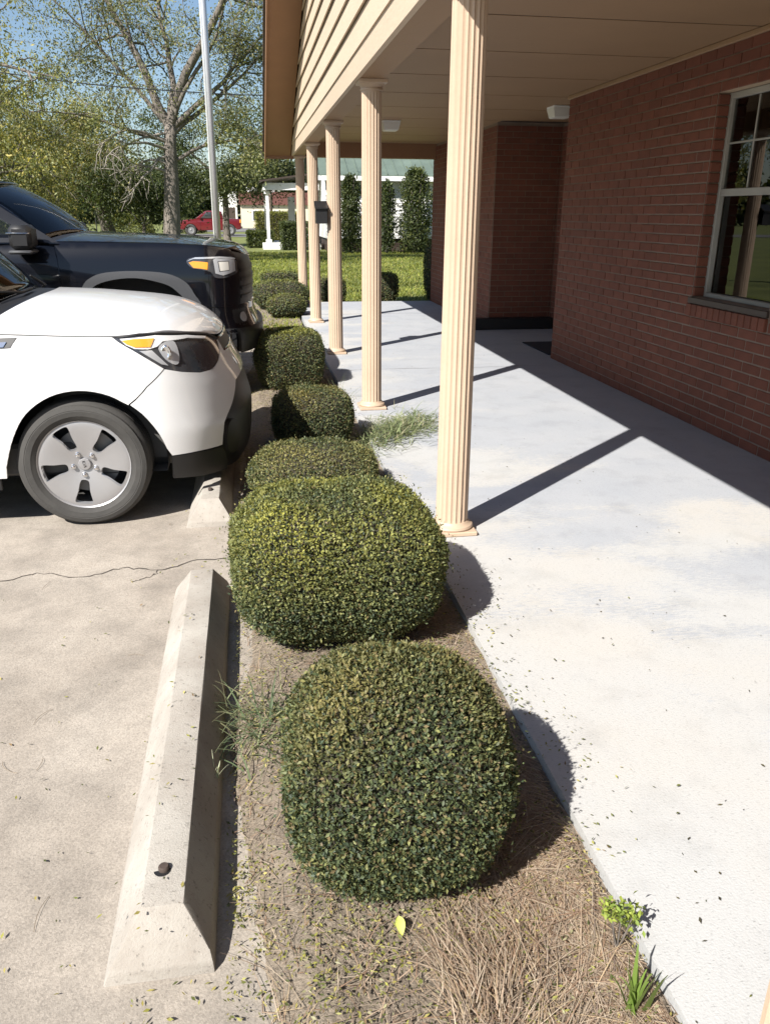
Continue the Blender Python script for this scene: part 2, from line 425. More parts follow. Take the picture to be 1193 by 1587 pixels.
# reveal bricks of the window and the soldier course of its sill
rz = WIN[2]
for i in range(19):
    z = rz+.034+i*C_H
    if z < WIN[3]: cands.append((-1, w1, (XW+.041, WIN[1]-.002, z), 0, .082-JT/2, 0.))
for k in range(13):
    y = WIN[0]-.015+.0375+k*.0735
    if y < WIN[1]+.03: cands.append((-2, w1, (XW-.006, y, rz-.088), 'S', .064, 0.))
cands.sort(key=lambda c: c[0])
mcache = {}
stuffb = {}
cnt = {}
for k, (d, par, loc, rz_, L, tilt) in enumerate(cands):
    if rz_ == 'S': ext = ((-.02, -L/2, -.0405), (.02, L/2, .0405))
    elif rz_ == 0: ext = ((-L/2, -.017, -(C_H-JT)/2), (L/2, .017, (C_H-JT)/2))
    else: ext = ((-.017, -L/2, -(C_H-JT)/2), (.017, L/2, (C_H-JT)/2))
    key = (str(rz_), round(L, 3))
    if k < 300:
        if key not in mcache: V, F = boxvf(*ext, .0035); mcache[key] = mkmesh('brick', V, F, M['brick'])
        b = link_mesh('brick', mcache[key], par, Vector(loc)-wloc(par)); b.rotation_euler[0 if rz_ != 0 else 1] = tilt
    else:
        V, F = boxvf(*ext, 0)
        stuffb.setdefault(par.name, (par, MB()))[1].add(np.array(V)+np.array(loc), F)
# the bricks past the limit, joined; a per-piece tint comes from their position
def brick_stuff_material():
    m = bpy.data.materials.new('brick_face_courses'); nt, bs, out = nodes_of(m)
    g = N(nt, 'ShaderNodeNewGeometry'); r3 = ramp(nt, g.outputs['Random Per Island'], [(0, .90), (1, 1.10)])
    ob = N(nt, 'ShaderNodeTexCoord').outputs['Object']
    c = mixc(nt, 1., (.145, .047, .027), r3, 'MULTIPLY')
    c = mixc(nt, 1., c, ramp(nt, noise(nt, ob, 9, 5), [(.25, .86), (.75, 1.14)]), 'MULTIPLY')
    nt.links.new(c, bs.inputs['Base Color']); bs.inputs['Roughness'].default_value = .85
    bump(nt, bs, noise(nt, ob, 140, 4), .6, .003); return m
M['bricks'] = brick_stuff_material()
for par, mb in stuffb.values(): tag(mb.obj('brick_courses', M['bricks'], par), kind='stuff')

# window
win = box('window', (XW+.083, WIN[0], WIN[2]), (XW+.125, WIN[0]+.035, WIN[3]), M['alu'], bld, .003)
def wbar(name, ya, yb, za, zb, xa=XW+.08, xb=XW+.12): return box(name, (xa, ya, za), (xb, yb, zb), M['alu'], win, .003)
wbar('frame', WIN[1]-.04, WIN[1]-.003, WIN[2]+.002, WIN[3]-.002)
wbar('frame', WIN[0]+.037, WIN[1]-.042, WIN[3]-.04, WIN[3]-.002)
wbar('frame', WIN[0]+.037, WIN[1]-.042, WIN[2]+.002, WIN[2]+.03)
ZM = 1.575
wbar('meeting_rail', WIN[0]+.037, WIN[1]-.042, ZM-.022, ZM+.024, XW+.086, XW+.128)
yg0, yg1 = WIN[0]+.037, WIN[1]-.042
for k in (1, 2):
    y = yg0+(yg1-yg0)*k/3
    wbar('muntin', y-.006, y+.006, ZM+.026, WIN[3]-.042, XW+.098, XW+.112)
    wbar('muntin', y-.006, y+.006, WIN[2]+.032, ZM-.024, XW+.129, XW+.139)
wbar('muntin', yg0, yg1, (ZM+WIN[3])/2-.006, (ZM+WIN[3])/2+.006, XW+.0975, XW+.1125)
wbar('muntin', yg0, yg1, (ZM+WIN[2])/2-.006, (ZM+WIN[2])/2+.006, XW+.1285, XW+.1395)
box('pane', (XW+.104, yg0, ZM+.02), (XW+.107, yg1, WIN[3]-.03), M['glass'], win, 0)
box('pane', (XW+.124, yg0, WIN[2]+.02), (XW+.127, yg1, ZM-.01), M['glass'], win, 0)
box('sill', (XW-.022, WIN[0]-.01, WIN[2]-.042), (XW+.08, WIN[1]+.015, WIN[2]-.001), M['darktrim'], win, .004)
box('lintel', (XW+.004, WIN[0]-.03, WIN[3]-.001), (XW+.08, WIN[1]+.03, WIN[3]+.012), M['cream'], win, .002)
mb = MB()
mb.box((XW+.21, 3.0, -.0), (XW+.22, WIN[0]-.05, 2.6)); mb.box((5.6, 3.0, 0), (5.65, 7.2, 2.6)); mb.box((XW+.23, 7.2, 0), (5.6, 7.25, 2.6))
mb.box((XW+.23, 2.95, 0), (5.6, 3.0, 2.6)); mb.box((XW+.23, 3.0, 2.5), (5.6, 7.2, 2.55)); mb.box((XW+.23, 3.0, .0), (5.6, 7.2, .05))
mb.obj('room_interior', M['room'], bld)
# black step in the alcove, door
box('step', (2.86, 10.44, .0), (3.96, 10.59, .145), M['blackpaint'], bld, .006)
dr = box('door', (3.93, 8.65, .02), (3.965, 9.6, 2.1), M['brown'], bld, .004)
mb = MB(); mb.add(*lathe([(.0, 0), (.028, 0), (.03, -.03), (.015, -.05), (.012, -.06)][::-1], (3.93, 9.5, 1.0), 12, 'X')); mb.obj('handle', M['steel'], dr, True)
# ceiling panels and beam
ZC, ZB, X0, X1 = 2.49, 2.29, .80, .985
yb = -1.28
k = 0
while yb < 14.0:
    y1 = min(yb+1.062, 14.02)
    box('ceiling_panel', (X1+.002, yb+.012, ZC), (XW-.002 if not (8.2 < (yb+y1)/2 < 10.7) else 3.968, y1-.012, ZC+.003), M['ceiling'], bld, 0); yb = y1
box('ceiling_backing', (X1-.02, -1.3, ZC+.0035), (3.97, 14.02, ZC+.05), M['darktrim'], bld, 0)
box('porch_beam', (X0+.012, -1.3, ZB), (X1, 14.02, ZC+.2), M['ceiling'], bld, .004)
box('end_beam', (X1+.003, 14.03, ZB-.02), (XW+.1, 14.20, ZC+.2), M['brown'], bld, .004)
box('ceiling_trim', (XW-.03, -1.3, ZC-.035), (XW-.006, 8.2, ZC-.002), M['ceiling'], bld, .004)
# gable siding; rake slope
SL, YE, ZE, YR = .40, 14.1, 2.30, 6.4
def rake_y(z): return YE-(z-ZE)/SL
V, F = prism([(-1.3, ZB-.005), (rake_y(ZB), ZB-.005), (rake_y(2.455), 2.455), (-1.3, 2.455)], 'X', X0-.022, X0+.01)
obj('frieze_board', V, F, M['siding'], bld)
z = 2.43; rs = rng(5)
while z < 5.0:
    zt = z+.235; ya = max(-1.3, 2*YR-rake_y(z)); yb0, yb1 = rake_y(z)+.03, rake_y(zt)+.03
    xo, xi = X0-.034+rs.normal(0, .0015), X0-.006
    P = [(xo, ya, z), (xo, yb0, z), (xi, yb1, zt), (xi, ya, zt), (xo+.014, ya, z), (xo+.014, yb0, z), (xi+.014, yb1, zt), (xi+.014, ya, zt)]
    obj('siding_board', P, [(0, 3, 2, 1), (4, 5, 6, 7), (0, 1, 5, 4), (1, 2, 6, 5), (2, 3, 7, 6), (3, 0, 4, 7)], M['siding'], bld)
    z += .200
box('gable_backing', (X0+.012, -1.0, ZC+.21), (X0+.04, 13.2, 2.8), M['darktrim'], bld, 0)
XO = .36
def slope_slab(name, x0, x1, off0, off1, mat_, y0=YR, y1=YE+.28, bothsides=True):
    zz = lambda y: ZE+(YE-y)*SL
    prof = [(y0, zz(y0)+off0), (y1, zz(y1)+off0), (y1, zz(y1)+off1), (y0, zz(y0)+off1)]
    obj(name, *prism(prof, 'X', x0, x1), mat_, bld)
    if bothsides: obj(name, *prism([(2*YR-p[0], p[1]) for p in prof][::-1], 'X', x0, x1), mat_, bld)
slope_slab('rake_soffit', XO+.022, X0-.036, -.012, .004, M['brown'], y1=YE+.02)
slope_slab('rake_fascia', XO, XO+.02, -.035, .16, M['brown'])
slope_slab('roof', XO-.03, 12, .165, .20, M['shingle'])
box('eave_return', (XO+.022, YE+.022, ZE-.06), (X0+.02, YE+.05, ZE+.16), M['brown'], bld, .003)
# columns
def flute_shaft(c, z0, z1, r0, r1, nf=20, per=6):
    V = []; F = []; n = nf*per; hs = [z0, z0+.02, z1-.02, z1]
    for i, h in enumerate(hs):
        f = (h-z0)/(z1-z0); R = r0+(r1-r0)*f; d = .0075 if 0 < i < len(hs)-1 else .0
        for j in range(n):
            ph = (j % per)/per; s = math.sin(math.pi*ph)**.8 if ph > 0 else 0
            a = 2*math.pi*j/n; rr = R-d*s
            V.append((c[0]+rr*math.cos(a), c[1]+rr*math.sin(a), h))
    for i in range(len(hs)-1):
        for j in range(n):
            k = (j+1) % n; F.append((i*n+j, i*n+k, i*n+n+k, i*n+n+j))
    return V, F
COLX = .905; COLY = [.815, 3.53, 6.17, 8.83, 11.52, 14.12]
for y in COLY:
    COLX = .845 if y < 1 else .905
    c = (COLX, y)
    col = bpy.data.objects.new('column', None); COL.objects.link(col); col.parent = bld; col.location = Vector((COLX, y, 0))-bld.location
    obj('shaft', *flute_shaft(c, .052, ZB-.075, .0765, .070), M['column'], col, True, 28)
    mb = MB(); mb.box((COLX-.103, y-.103, .0005), (COLX+.103, y+.103, .022), .004)
    mb.add(*lathe([(.099, .0225), (.103, .030), (.099, .040), (.088, .046), (.083, .052), (.078, .058)], (COLX, y, 0), 40)); mb.obj('base', M['column'], col, True, 35)
    mb = MB(); mb.add(*lathe([(.0705, ZB-.08), (.0705, ZB-.07), (.079, ZB-.066), (.079, ZB-.056), (.074, ZB-.05), (.083, ZB-.036), (.094, ZB-.026)], (COLX, y, 0), 40))
    mb.box((COLX-.099, y-.099, ZB-.0255), (COLX+.099, y+.099, ZB-.001), .003); mb.obj('capital', M['column'], col, True, 35)

def porch_light(x, y, label):
    t = thing('porch_light', label, 'ceiling light', (x, y, ZC), 'porch ceiling lights')
    box('base', (x-.11, y-.11, ZC-.022), (x+.11, y+.11, ZC-.001), M['white'], t, .006)
    prof = [(.09, -.115), (.105, -.10), (.13, -.023)]
    V = []; 
    for h, r in ((-.115, .075), (-.105, .087), (-.023, .108)):
        for sx, sy in ((-1, -1), (1, -1), (1, 1), (-1, 1)): V.append((x+sx*r, y+sy*r, ZC+h))
    F = [(3, 2, 1, 0), (8, 9, 10, 11)]+[(i*4+j, i*4+(j+1) % 4, i*4+4+(j+1) % 4, i*4+4+j) for i in range(2) for j in range(4)]
    obj('shade', V, F, M['lampshade'], t)
porch_light(1.80, 10.7, 'square white porch light flush on ceiling between the far columns')
porch_light(1.75, 6.85, 'white ceiling light mostly hidden behind the nearest full column')
porch_light(3.30, 8.95, 'white tapered ceiling light at the alcove beside the brick corner')
# mailbox on the third column
mbx = thing('mailbox', 'small black mailbox with slanted lid fixed to a cream column', 'mailbox', (.77, 8.80, 1.33))
V, F = prism([(8.735, 1.33), (8.86, 1.33), (8.86, 1.53), (8.735, 1.475)], 'X', .712, .826); obj('body', V, F, M['black'], mbx)
V, F = prism([(8.715, 1.472), (8.862, 1.538), (8.862, 1.548), (8.715, 1.484)], 'X', .700, .834); obj('lid', V, F, M['black'], mbx)
dm = thing('doormat', 'dark doormat on the walkway at the alcove corner', 'doormat', (3.5, 8.8, 0))
box('mat_body', (3.16, 8.40, .001), (3.9, 9.28, .014), M['mat'], dm, .004)

# ------------------------------------------------------------------ leaf-sized geometry (numpy)
def norm(a): return a/(np.linalg.norm(a, axis=-1, keepdims=True)+1e-9)
def big_mesh(name, V, F, tint, mat_, parent, per):
    """V (n,per_v,3) world; F index pattern per item; tint (n,3)"""
    n, pv = V.shape[:2]; F = np.asarray(F); base = np.array(wloc(parent))
    me = bpy.data.meshes.new(name)
    me.vertices.add(n*pv); me.vertices.foreach_set('co', (V.reshape(-1, 3)-base).astype(np.float32).ravel())
    idx = (F[None]+(np.arange(n)*pv)[:, None, None]).reshape(-1, F.shape[1]); nf = len(idx); k = F.shape[1]
    me.loops.add(nf*k); me.loops.foreach_set('vertex_index', idx.astype(np.int32).ravel())
    me.polygons.add(nf); me.polygons.foreach_set('loop_start', (np.arange(nf)*k).astype(np.int32))
    at = me.color_attributes.new('tint', 'FLOAT_COLOR', 'POINT')
    col = np.concatenate([np.repeat(tint, pv, 0), np.ones((n*pv, 1))], 1)
    at.data.foreach_set('color', col.astype(np.float32).ravel())
    me.materials.append(mat_); me.update(calc_edges=True); me.validate()
    return link_mesh(name, me, parent, (0, 0, 0))
LEAFF = [(0, 1, 2), (0, 2, 3)]
def leaves(name, P, A, U, L, W, tint, mat_, parent, fold=.25):
    """leaf at P along axis A, facing roughly U"""
    A = norm(A); S = norm(np.cross(A, U)); U = np.cross(S, A)
    L = np.broadcast_to(L, (len(P),))[:, None]; W = np.broadcast_to(W, (len(P),))[:, None]
    V = np.stack([P, P+A*L*.45+S*W*.5+U*W*fold, P+A*L, P+A*L*.45-S*W*.5+U*W*fold], 1)
    return tag(big_mesh(name, V, LEAFF, tint, mat_, parent, 4), kind='stuff')
def blades(name, P, D, H, W, droop, tint, mat_, parent, seg=3):
    """grass blade ribbons starting at P, heading D (unit), length H, bending down by droop"""
    n = len(P); D = norm(D); S = norm(np.cross(D, np.array([0, 0, 1.])+.01*D)); H = H[:, None]; W = np.broadcast_to(np.asarray(W, float), (n,))[:, None]
    rows = []
    for i in range(seg+1):
        t = i/seg; c = P+D*H*t; c[:, 2] -= (droop*H[:, 0])*t*t
        w = W*(1-.85*t)
        rows += [c-S*w*.5, c+S*w*.5]
    V = np.stack(rows, 1); F = [(2*i, 2*i+1, 2*i+3, 2*i+2) for i in range(seg)]
    return tag(big_mesh(name, V, F, tint, mat_, parent, 2*seg+2), kind='stuff')
def pick(r, n, cols, p, jit=.18):
    c = np.array(cols)[r.choice(len(cols), n, p=p)]
    return np.clip(c*(1+r.normal(0, jit, (n, 1))), .004, .9)
def spow(a, e): return np.sign(a)*np.abs(a)**e

# ------------------------------------------------------------------ wheel stops
def wheel_stop(name, label, x0, y0, y1, pins, s=1.):
    t = thing(name, label, 'wheel stop', (x0+.115, y0, ZG), 'concrete wheel stops')
    r = rng(int(y0*10)); L = y1-y0; H = .130
    P = [(0, 0, 0), (.228, 0, 0), (.228, L, 0), (0, L, 0),
         (.010, .004, .026), (.2265, .004, .026), (.220, .0167, .046), (.220, L-.0167, .046), (.2265, L-.004, .026), (.010, L-.004, .026),
         (.079, .07, H), (.168, .07, H), (.168, L-.07, H), (.079, L-.07, H)]
    F = [(3, 2, 1, 0), (10, 11, 12, 13), (4, 5, 6, 11, 10), (0, 1, 5, 4), (6, 7, 12, 11), (1, 2, 8, 7, 6, 5), (9, 4, 10, 13), (0, 4, 9, 3), (8, 9, 13, 12, 7), (2, 3, 9, 8)]
    bm = bmesh.new(); vs = [bm.verts.new(p) for p in P]; [bm.faces.new([vs[i] for i in f]) for f in F]
    bmesh.ops.bevel(bm, geom=[e for e in bm.edges if max(v.co.z for v in e.verts) > .01], offset=.0045, segments=2, profile=.6, affect='EDGES')
    for k in range(26): bmesh.ops.bisect_plane(bm, geom=bm.verts[:]+bm.edges[:]+bm.faces[:], plane_co=(0, L*(k+.5)/26, 0), plane_no=(0, 1, 0))
    for v in bm.verts:
        if v.co.z > .01: v.co += Vector((r.normal(0, .0003), 0, r.normal(0, .0004)))
    bm.verts.index_update(); V = [(v.co.x+x0, v.co.y+y0, v.co.z+ZG+.0005) for v in bm.verts]; F = [[v.index for v in f.verts] for f in bm.faces]; bm.free()
    obj('block', V, F, M['block'], t, True, 18)
    for (px, py) in pins:
        V, F = lathe([(.0195, -.006), (.0195, .0006)], (px, py, ZG+.1301), 16); obj('pin_hole', V, F, M['blackpaint'], t)
        V, F = lathe([(.0125, 0), (.0125, .009), (.010, .012)], (px+.003, py+.002, ZG+.1295), 12); obj('steel_pin', V, F, M['rust'], t, True, 40)
    return t
wheel_stop('wheel_stop', 'long concrete wheel stop in the open, rusty pin at its near end', -.372, 1.305, 3.19, [(-.256, 1.475)])
wheel_stop('wheel_stop', 'concrete wheel stop under the nose of the white car', -.375, 3.94, 5.85, [(-.258, 4.15)])

# ------------------------------------------------------------------ planting bed, mulch and litter
r = rng(11)
xs = np.linspace(-.24, .76, 60); ys = np.linspace(.84, 9.75, 300)
def bed_edge(y): return -.075+.03*np.sin(y*2.1+.5)+.02*np.sin(y*5.3)+.16*np.clip(1.5-y, 0, 1)**1.2+.06*np.clip((y-6.5)/2, 0, 1)
def vnoise(x, y, s):
    return (np.sin(x*s*1.3+np.sin(y*s*1.7)*1.3)+np.sin(y*s*1.1+np.sin(x*s*2.1)*1.1+2.))*.5
V = []
for y in ys:
    e = float(bed_edge(y)); yy = min((y-.84)/.12, 1)*min((9.75-y)/.3, 1)
    for x in xs:
        f = np.clip((x-e)/.10, -1, 1)*yy
        z = ZG+.045*min(max(f, 0), 1)-(.02 if f <= 0 else 0)+.006*vnoise(x, y, 21)+r.normal(0, .002)
        V.append((x, y, min(z, -.012)))
nx = len(xs); F = [(j*nx+i, j*nx+i+1, (j+1)*nx+i+1, (j+1)*nx+i) for j in range(len(ys)-1) for i in range(nx-1)]
bed = tag(obj('planting_bed', V, F, M['soil'], None, True), kind='structure')
# grass island bed beyond the crossing path
V = []; xs2 = np.linspace(-2.6, .72, 40); ys2 = np.linspace(11.2, 14.6, 40)
for y in ys2:
    for x in xs2: V.append((x, y, -.085+.05*math.sin(math.pi*min(max((y-11.2)/.6, 0), 1)/2)+.004*vnoise(x, y, 9)))
F = [(j*40+i, j*40+i+1, (j+1)*40+i+1, (j+1)*40+i) for j in range(39) for i in range(39)]
tag(obj('grass_verge', V, F, M['soil'], None, True), kind='structure')

def bedz(x, y): return ZG+.05*np.clip((x-bed_edge(y))/.10, 0, 1)
STRAW = [(.29, .215, .155), (.23, .15, .10), (.38, .31, .235), (.20, .155, .125), (.34, .26, .165)]
n = 24000; r = rng(21)
y = .86+r.rand(n)**2.0*8.6; x = bed_edge(y)-.02+r.rand(n)*(.80-bed_edge(y)); keep = (x < .745) & ~((x < .36) & (r.rand(n) < .72)); x, y = x[keep], y[keep]; n = len(x)
a = r.normal(.9, .9, n); D = np.stack([np.cos(a), np.sin(a), r.normal(.03, .10, n)], 1)
P = np.stack([x, y, bedz(x, y)+r.rand(n)*.014+.001], 1); H = .05+.11*r.rand(n)
over = (x+D[:, 0]*H > .735); D[over, 0] *= -1
blades('pine_straw', P, D, H, .0014+.0013*r.rand(n), .05+r.rand(n)*.1, pick(r, n, STRAW, [.3, .2, .25, .15, .1], .2), M['straw'], None, 3)
n = 7000; r = rng(22); x = .30+.43*r.rand(n)**.8; y = .88+r.rand(n)**1.3*.95; k = r.rand(n) < .25+.75*(vnoise(x, y, 9.) > 0); x, y = x[k], y[k]; n = len(x)
a = 1.0+.9*vnoise(x, y, 5.)+r.normal(0, .35, n); D = np.stack([np.cos(a), np.sin(a), r.normal(.06, .10, n)], 1); H = .07+.11*r.rand(n); over = (x+D[:, 0]*H > .735); D[over, 0] *= -1
blades('pine_straw', np.stack([x, y, bedz(x, y)+.004+.022*r.rand(n)*np.clip(vnoise(x, y, 6.)+.6, 0, 1.4)], 1), D, H, .0013+.0012*r.rand(n), .12+r.rand(n)*.15, pick(r, n, STRAW, [.35, .1, .35, .05, .15], .2), M['straw'], None, 4)
# fallen clippings: dense in the bed, sparse on the concrete
CLIP = [(.24, .235, .06), (.12, .135, .04), (.31, .27, .09), (.07, .08, .03), (.18, .125, .07)]
def litter(n, seed, X, Y, Zf, size, cols, p, name):
    r = rng(seed); x, y = X(r, n), Y(r, n); k = r.rand(n) < .35+.65*(vnoise(x, y, 8.)+.3*vnoise(y, x, 23.) > -.05); x, y = x[k], y[k]; n = len(x); z = Zf(x, y)
    a = r.rand(n)*6.283; A = np.stack([np.cos(a), np.sin(a), r.normal(.05, .18, n)], 1)
    U = norm(np.stack([r.normal(0, .45, n), r.normal(0, .45, n), np.ones(n)], 1))
    L = size*(.6+.8*r.rand(n))
    return leaves(name, np.stack([x, y, z+.003+r.rand(n)*.006], 1), A, U, L, L*(.30+.16*r.rand(n)), pick(r, n, cols, p, .2), M['leaf'], None, .12)
litter(30000, 31, lambda r, n: -.12+r.rand(n)**1.25*.86, lambda r, n: .87+r.rand(n)**1.6*8.8, lambda x, y: bedz(x, y)+.006, .011, CLIP+[(.27, .26, .15)], [.25, .2, .2, .1, .05, .2], 'fallen_leaves')
litter(900, 32, lambda r, n: -.16+r.normal(0, .13, n), lambda r, n: .95+r.rand(n)**1.5*8.5, lambda x, y: np.where((x < -.14) & (x > -.38) & (y > 1.3) & (y < 3.27), .052-np.clip(x+.215, 0, 1)*1.75, ZG+.002), .014, CLIP, [.3, .25, .25, .1, .1], 'fallen_leaves')
litter(110, 33, lambda r, n: -.45-r.rand(n)**1.5*1.0, lambda r, n: .9+r.rand(n)*3.0, lambda x, y: 0*x+ZG+.001, .013, CLIP, [.2, .3, .15, .25, .1], 'fallen_leaves')
DRY = [(.07, .06, .03), (.12, .13, .04), (.05, .045, .03)]
litter(230, 34, lambda r, n: .76+np.abs(r.normal(0, .55, n)), lambda r, n: .95+r.rand(n)**1.3*6, lambda x, y: 0*x+.001, .012, DRY, [.4, .3, .3], 'fallen_leaves')
litter(420, 36, lambda r, n: .72+np.abs(r.normal(0, .10, n)), lambda r, n: 1.4+r.rand(n)*2.1, lambda x, y: np.where(x > .735, .001, -.03), .012, CLIP, [.3, .3, .1, .2, .1], 'fallen_leaves')
litter(200, 35, lambda r, n: .8+r.rand(n)*2.2, lambda r, n: 1+r.rand(n)*8, lambda x, y: 0*x+.001, .010, DRY, [.5, .2, .3], 'fallen_leaves')
# stray pine needles on the lot
n = 13; r = rng(41); a = r.rand(n)*6.28
for k in range(n):
    x, y = -.42-r.rand()*.8, .9+r.rand()*2.4; L = .05+.1*r.rand(); b = a[k]+r.normal(0, .5); c = r.normal(0, .35)
    pts = [(x+L*t*math.cos(b+c*t), y+L*t*math.sin(b+c*t), ZG+.002+.004*math.sin(3*t)) for t in np.linspace(0, 1, 6)]
    MBt = MB().tube(pts, .0006, 4)
    if k == 0: allb = MB()
    allb.add(MBt.V, MBt.F)
tag(allb.obj('pine_needles', mat('needle_brown', (.16, .115, .07), .8), None), kind='stuff')

# ------------------------------------------------------------------ clipped bushes
DEEP = [(.042, .060, .034), (.075, .097, .045), (.125, .140, .058), (.19, .195, .075), (.155, .12, .06)]
def bush(label, x, y, rx, ry, h, nleaf, seed, mix, top=.5, L=.020, nn=3.4, mm=2.7, z0=-.055, toptint=None, rot=0.):
    t = thing('clipped_bush', label, 'bush', (x, y, z0), 'clipped bushes along the walkway')
    r = rng(seed)
    def shape(u, v, k=1.):
        cv = spow(np.cos(v), 2/mm)
        px, py, pz = rx*k*cv*spow(np.cos(u), 2/nn), ry*k*cv*spow(np.sin(u), 2/nn), h*.5*k*spow(np.sin(v), 2/mm)
        w = np.clip((pz/(h*.5)+1)*.5, 0, 1); s = .86+.14*np.clip(w*2.2, 0, 1)
        px, py = px*s, py*s
        lump = 1+.035*np.sin(px*13/rx*.35+seed)*np.cos(py*11/ry*.35+seed*2)+.015*np.sin(pz*30+px*18+seed)
        px, py = px*lump, py*lump
        c, s_ = math.cos(rot), math.sin(rot)
        return np.stack([x+c*px-s_*py, y+s_*px+c*py, z0+h*.5+pz*(1+.02*np.sin(px*15+seed))], -1)
    # solid dark core in place of inner twigs, added to block light
    u = np.linspace(0, 2*np.pi, 25)[:-1]; v = np.linspace(-np.pi/2, np.pi/2, 14)
    G = shape(u[None, :]+0*v[:, None], v[:, None]+0*u[None, :], .90).reshape(-1, 3)
    F = [(i*24+j, i*24+(j+1) % 24, (i+1)*24+(j+1) % 24, (i+1)*24+j) for i in range(13) for j in range(24)]
    obj('twigs', G, F, M['twig_core'], t, True)
    # leaves on the clipped surface: random directions meet the rounded box
    hz = h*.5; d = norm(r.normal(0, 1, (nleaf, 3))*np.array([rx, ry, hz])); q = np.abs(d)/np.array([rx, ry, hz]); q = np.maximum(q, 1e-4)
    e2 = (q[:, 0]**nn+q[:, 1]**nn)**(mm/nn)+q[:, 2]**mm; rad = e2**(-1/mm); b = d*rad[:, None]
    f = (np.abs(b)/np.array([rx, ry, hz]))+1e-4; g2 = (f[:, 0]**nn+f[:, 1]**nn)**(mm/nn-1)
    Nn = norm(np.stack([np.sign(b[:, 0])*g2*f[:, 0]**(nn-1)/rx, np.sign(b[:, 1])*g2*f[:, 1]**(nn-1)/ry, np.sign(b[:, 2])*f[:, 2]**(mm-1)/hz], 1))
    w = np.clip((b[:, 2]/hz+1)*.5, 0, 1); sh_ = (.86+.14*np.clip(w*2.2, 0, 1))
    lump = sh_*(1+.035*np.sin(b[:, 0]*13/rx*.35+seed)*np.cos(b[:, 1]*11/ry*.35+seed*2)+.015*np.sin(b[:, 2]*30+b[:, 0]*18+seed))
    px, py, pz = b[:, 0]*lump, b[:, 1]*lump, b[:, 2]*(1+.02*np.sin(b[:, 0]*15+seed))
    c_, s_ = math.cos(rot), math.sin(rot); P = np.stack([x+c_*px-s_*py, y+s_*px+c_*py, z0+hz+pz], 1)
    depth = r.rand(nleaf)**1.6*.045; P = P-Nn*depth[:, None]+r.normal(0, .004, P.shape); stray = r.rand(nleaf) < .03; P[stray] += Nn[stray]*(r.rand(stray.sum(), 1)**2*.045)
    A = norm(Nn*.55+np.array([0, 0, .35])+r.normal(0, .75, P.shape)); U = norm(Nn+np.array([0, 0, .25])+r.normal(0, .55, P.shape))
    tint = pick(r, nleaf, DEEP, mix, .22)
    # young yellow-green growth sits on the outermost tips of the top
    tip = (np.clip((P[:, 2]-(z0+h*(1-top)))/(h*top), 0, 1)*(depth < .022)*(r.rand(nleaf) < .75))
    patch = .5+.5*vnoise(P[:, 0]+seed, P[:, 1], 7.)
    tt = np.array(toptint if toptint else (.20, .20, .04)); f = (tip*patch)[:, None]
    tint = tint*(1-f)+tt*f*(1+r.normal(0, .2, (nleaf, 1)))
    LL = L*(.65+.6*r.rand(nleaf))
    leaves('foliage', P-A*LL[:, None]*.3, A, U, LL, LL*(.48+.12*r.rand(nleaf)), np.clip(tint, .005, .6), M['leaf'], t, .18)
    mb = MB(); 
    for k in range(4):
        aa = k*1.6+seed; p0 = (x+.04*math.cos(aa), y+.04*math.sin(aa), z0-.03); p1 = (x+rx*.5*math.cos(aa), y+ry*.5*math.sin(aa), z0+h*.45)
        mb.tube([p0, tuple((np.array(p0)+np.array(p1))/2+np.array([0, 0, .03])), p1], [.011, .009, .005], 6)
    mb.obj('stem', M['bark'], t, True)
    return t
mixA = [.27, .31, .22, .08, .12]; mixB = [.24, .30, .24, .16, .06]
bush('nearest clipped bush, rounded, dark green with bronzed leaves, beside the long wheel stop', .278, 1.53, .262, .262, 0.560, 85000, 3, mixA, .35, .0112, 3.0, 2.35, -.06, (.22, .19, .07))
bush('broad flat-topped bush with bright yellow-green top before the nearest full column', .272, 2.78, .392, .37, .545, 95000, 5, mixB, .6, .0125, 3.4, 2.8, -.06, (.33, .32, .07))
bush('low spreading bush behind the bright-topped bush, greyish twigs on its right', 0.300, 4.24, .350, .35, .315, 42000, 7, mixA, .8, .0135, 2.8, 2.3, -.06, (.24, .22, .075))
bush('squat bush half in car shadow beside the grass clippings', .378, 5.33, .270, .27, .40, 34000, 9, mixA, .4, .014, 4., 3.2, -.06, (.22, .18, .055))
bush('square upright bush in front of the truck bumper, left half in shadow', .330, 7.32, .305, .30, .525, 34000, 13, mixA, .4, .0155, 4.5, 4.2, -.06)
bush('low dome bush on the dry verge closest to the walkway end', .545, 12.5, .30, .30, .36, 7000, 15, mixA, .5, .028, 2.8, 2.4, -.06)
bush('wider dome bush behind the low dome on the dry verge', .50, 13.7, .47, .47, .475, 9000, 17, mixA, .6, .03, 2.8, 2.4, -.06)
bush('low box-shaped bush on the lawn behind the dome bushes', .70, 18.6, .42, .30, .34, 5000, 19, mixB, .5, .04, 5, 5, -.12, (.2, .2, .03))
bush('boxy bush on the lawn edge, seen between the second and third columns', 2.34, 14.75, .285, .28, .57, 7000, 23, mixA, .3, .03, 4.5, 4, -.12)
bush('boxy bush on the lawn edge, partly hidden by the third column', 1.40, 14.85, .30, .28, .50, 7000, 25, mixA, .3, .03, 4.5, 4, -.12)
bush('tall dark bush against the far corner of the brick wing', 3.42, 14.75, .30, .3, 1.13, 8000, 27, [.5, .3, .1, .02, .08], .2, .035, 4, 4, -.12)

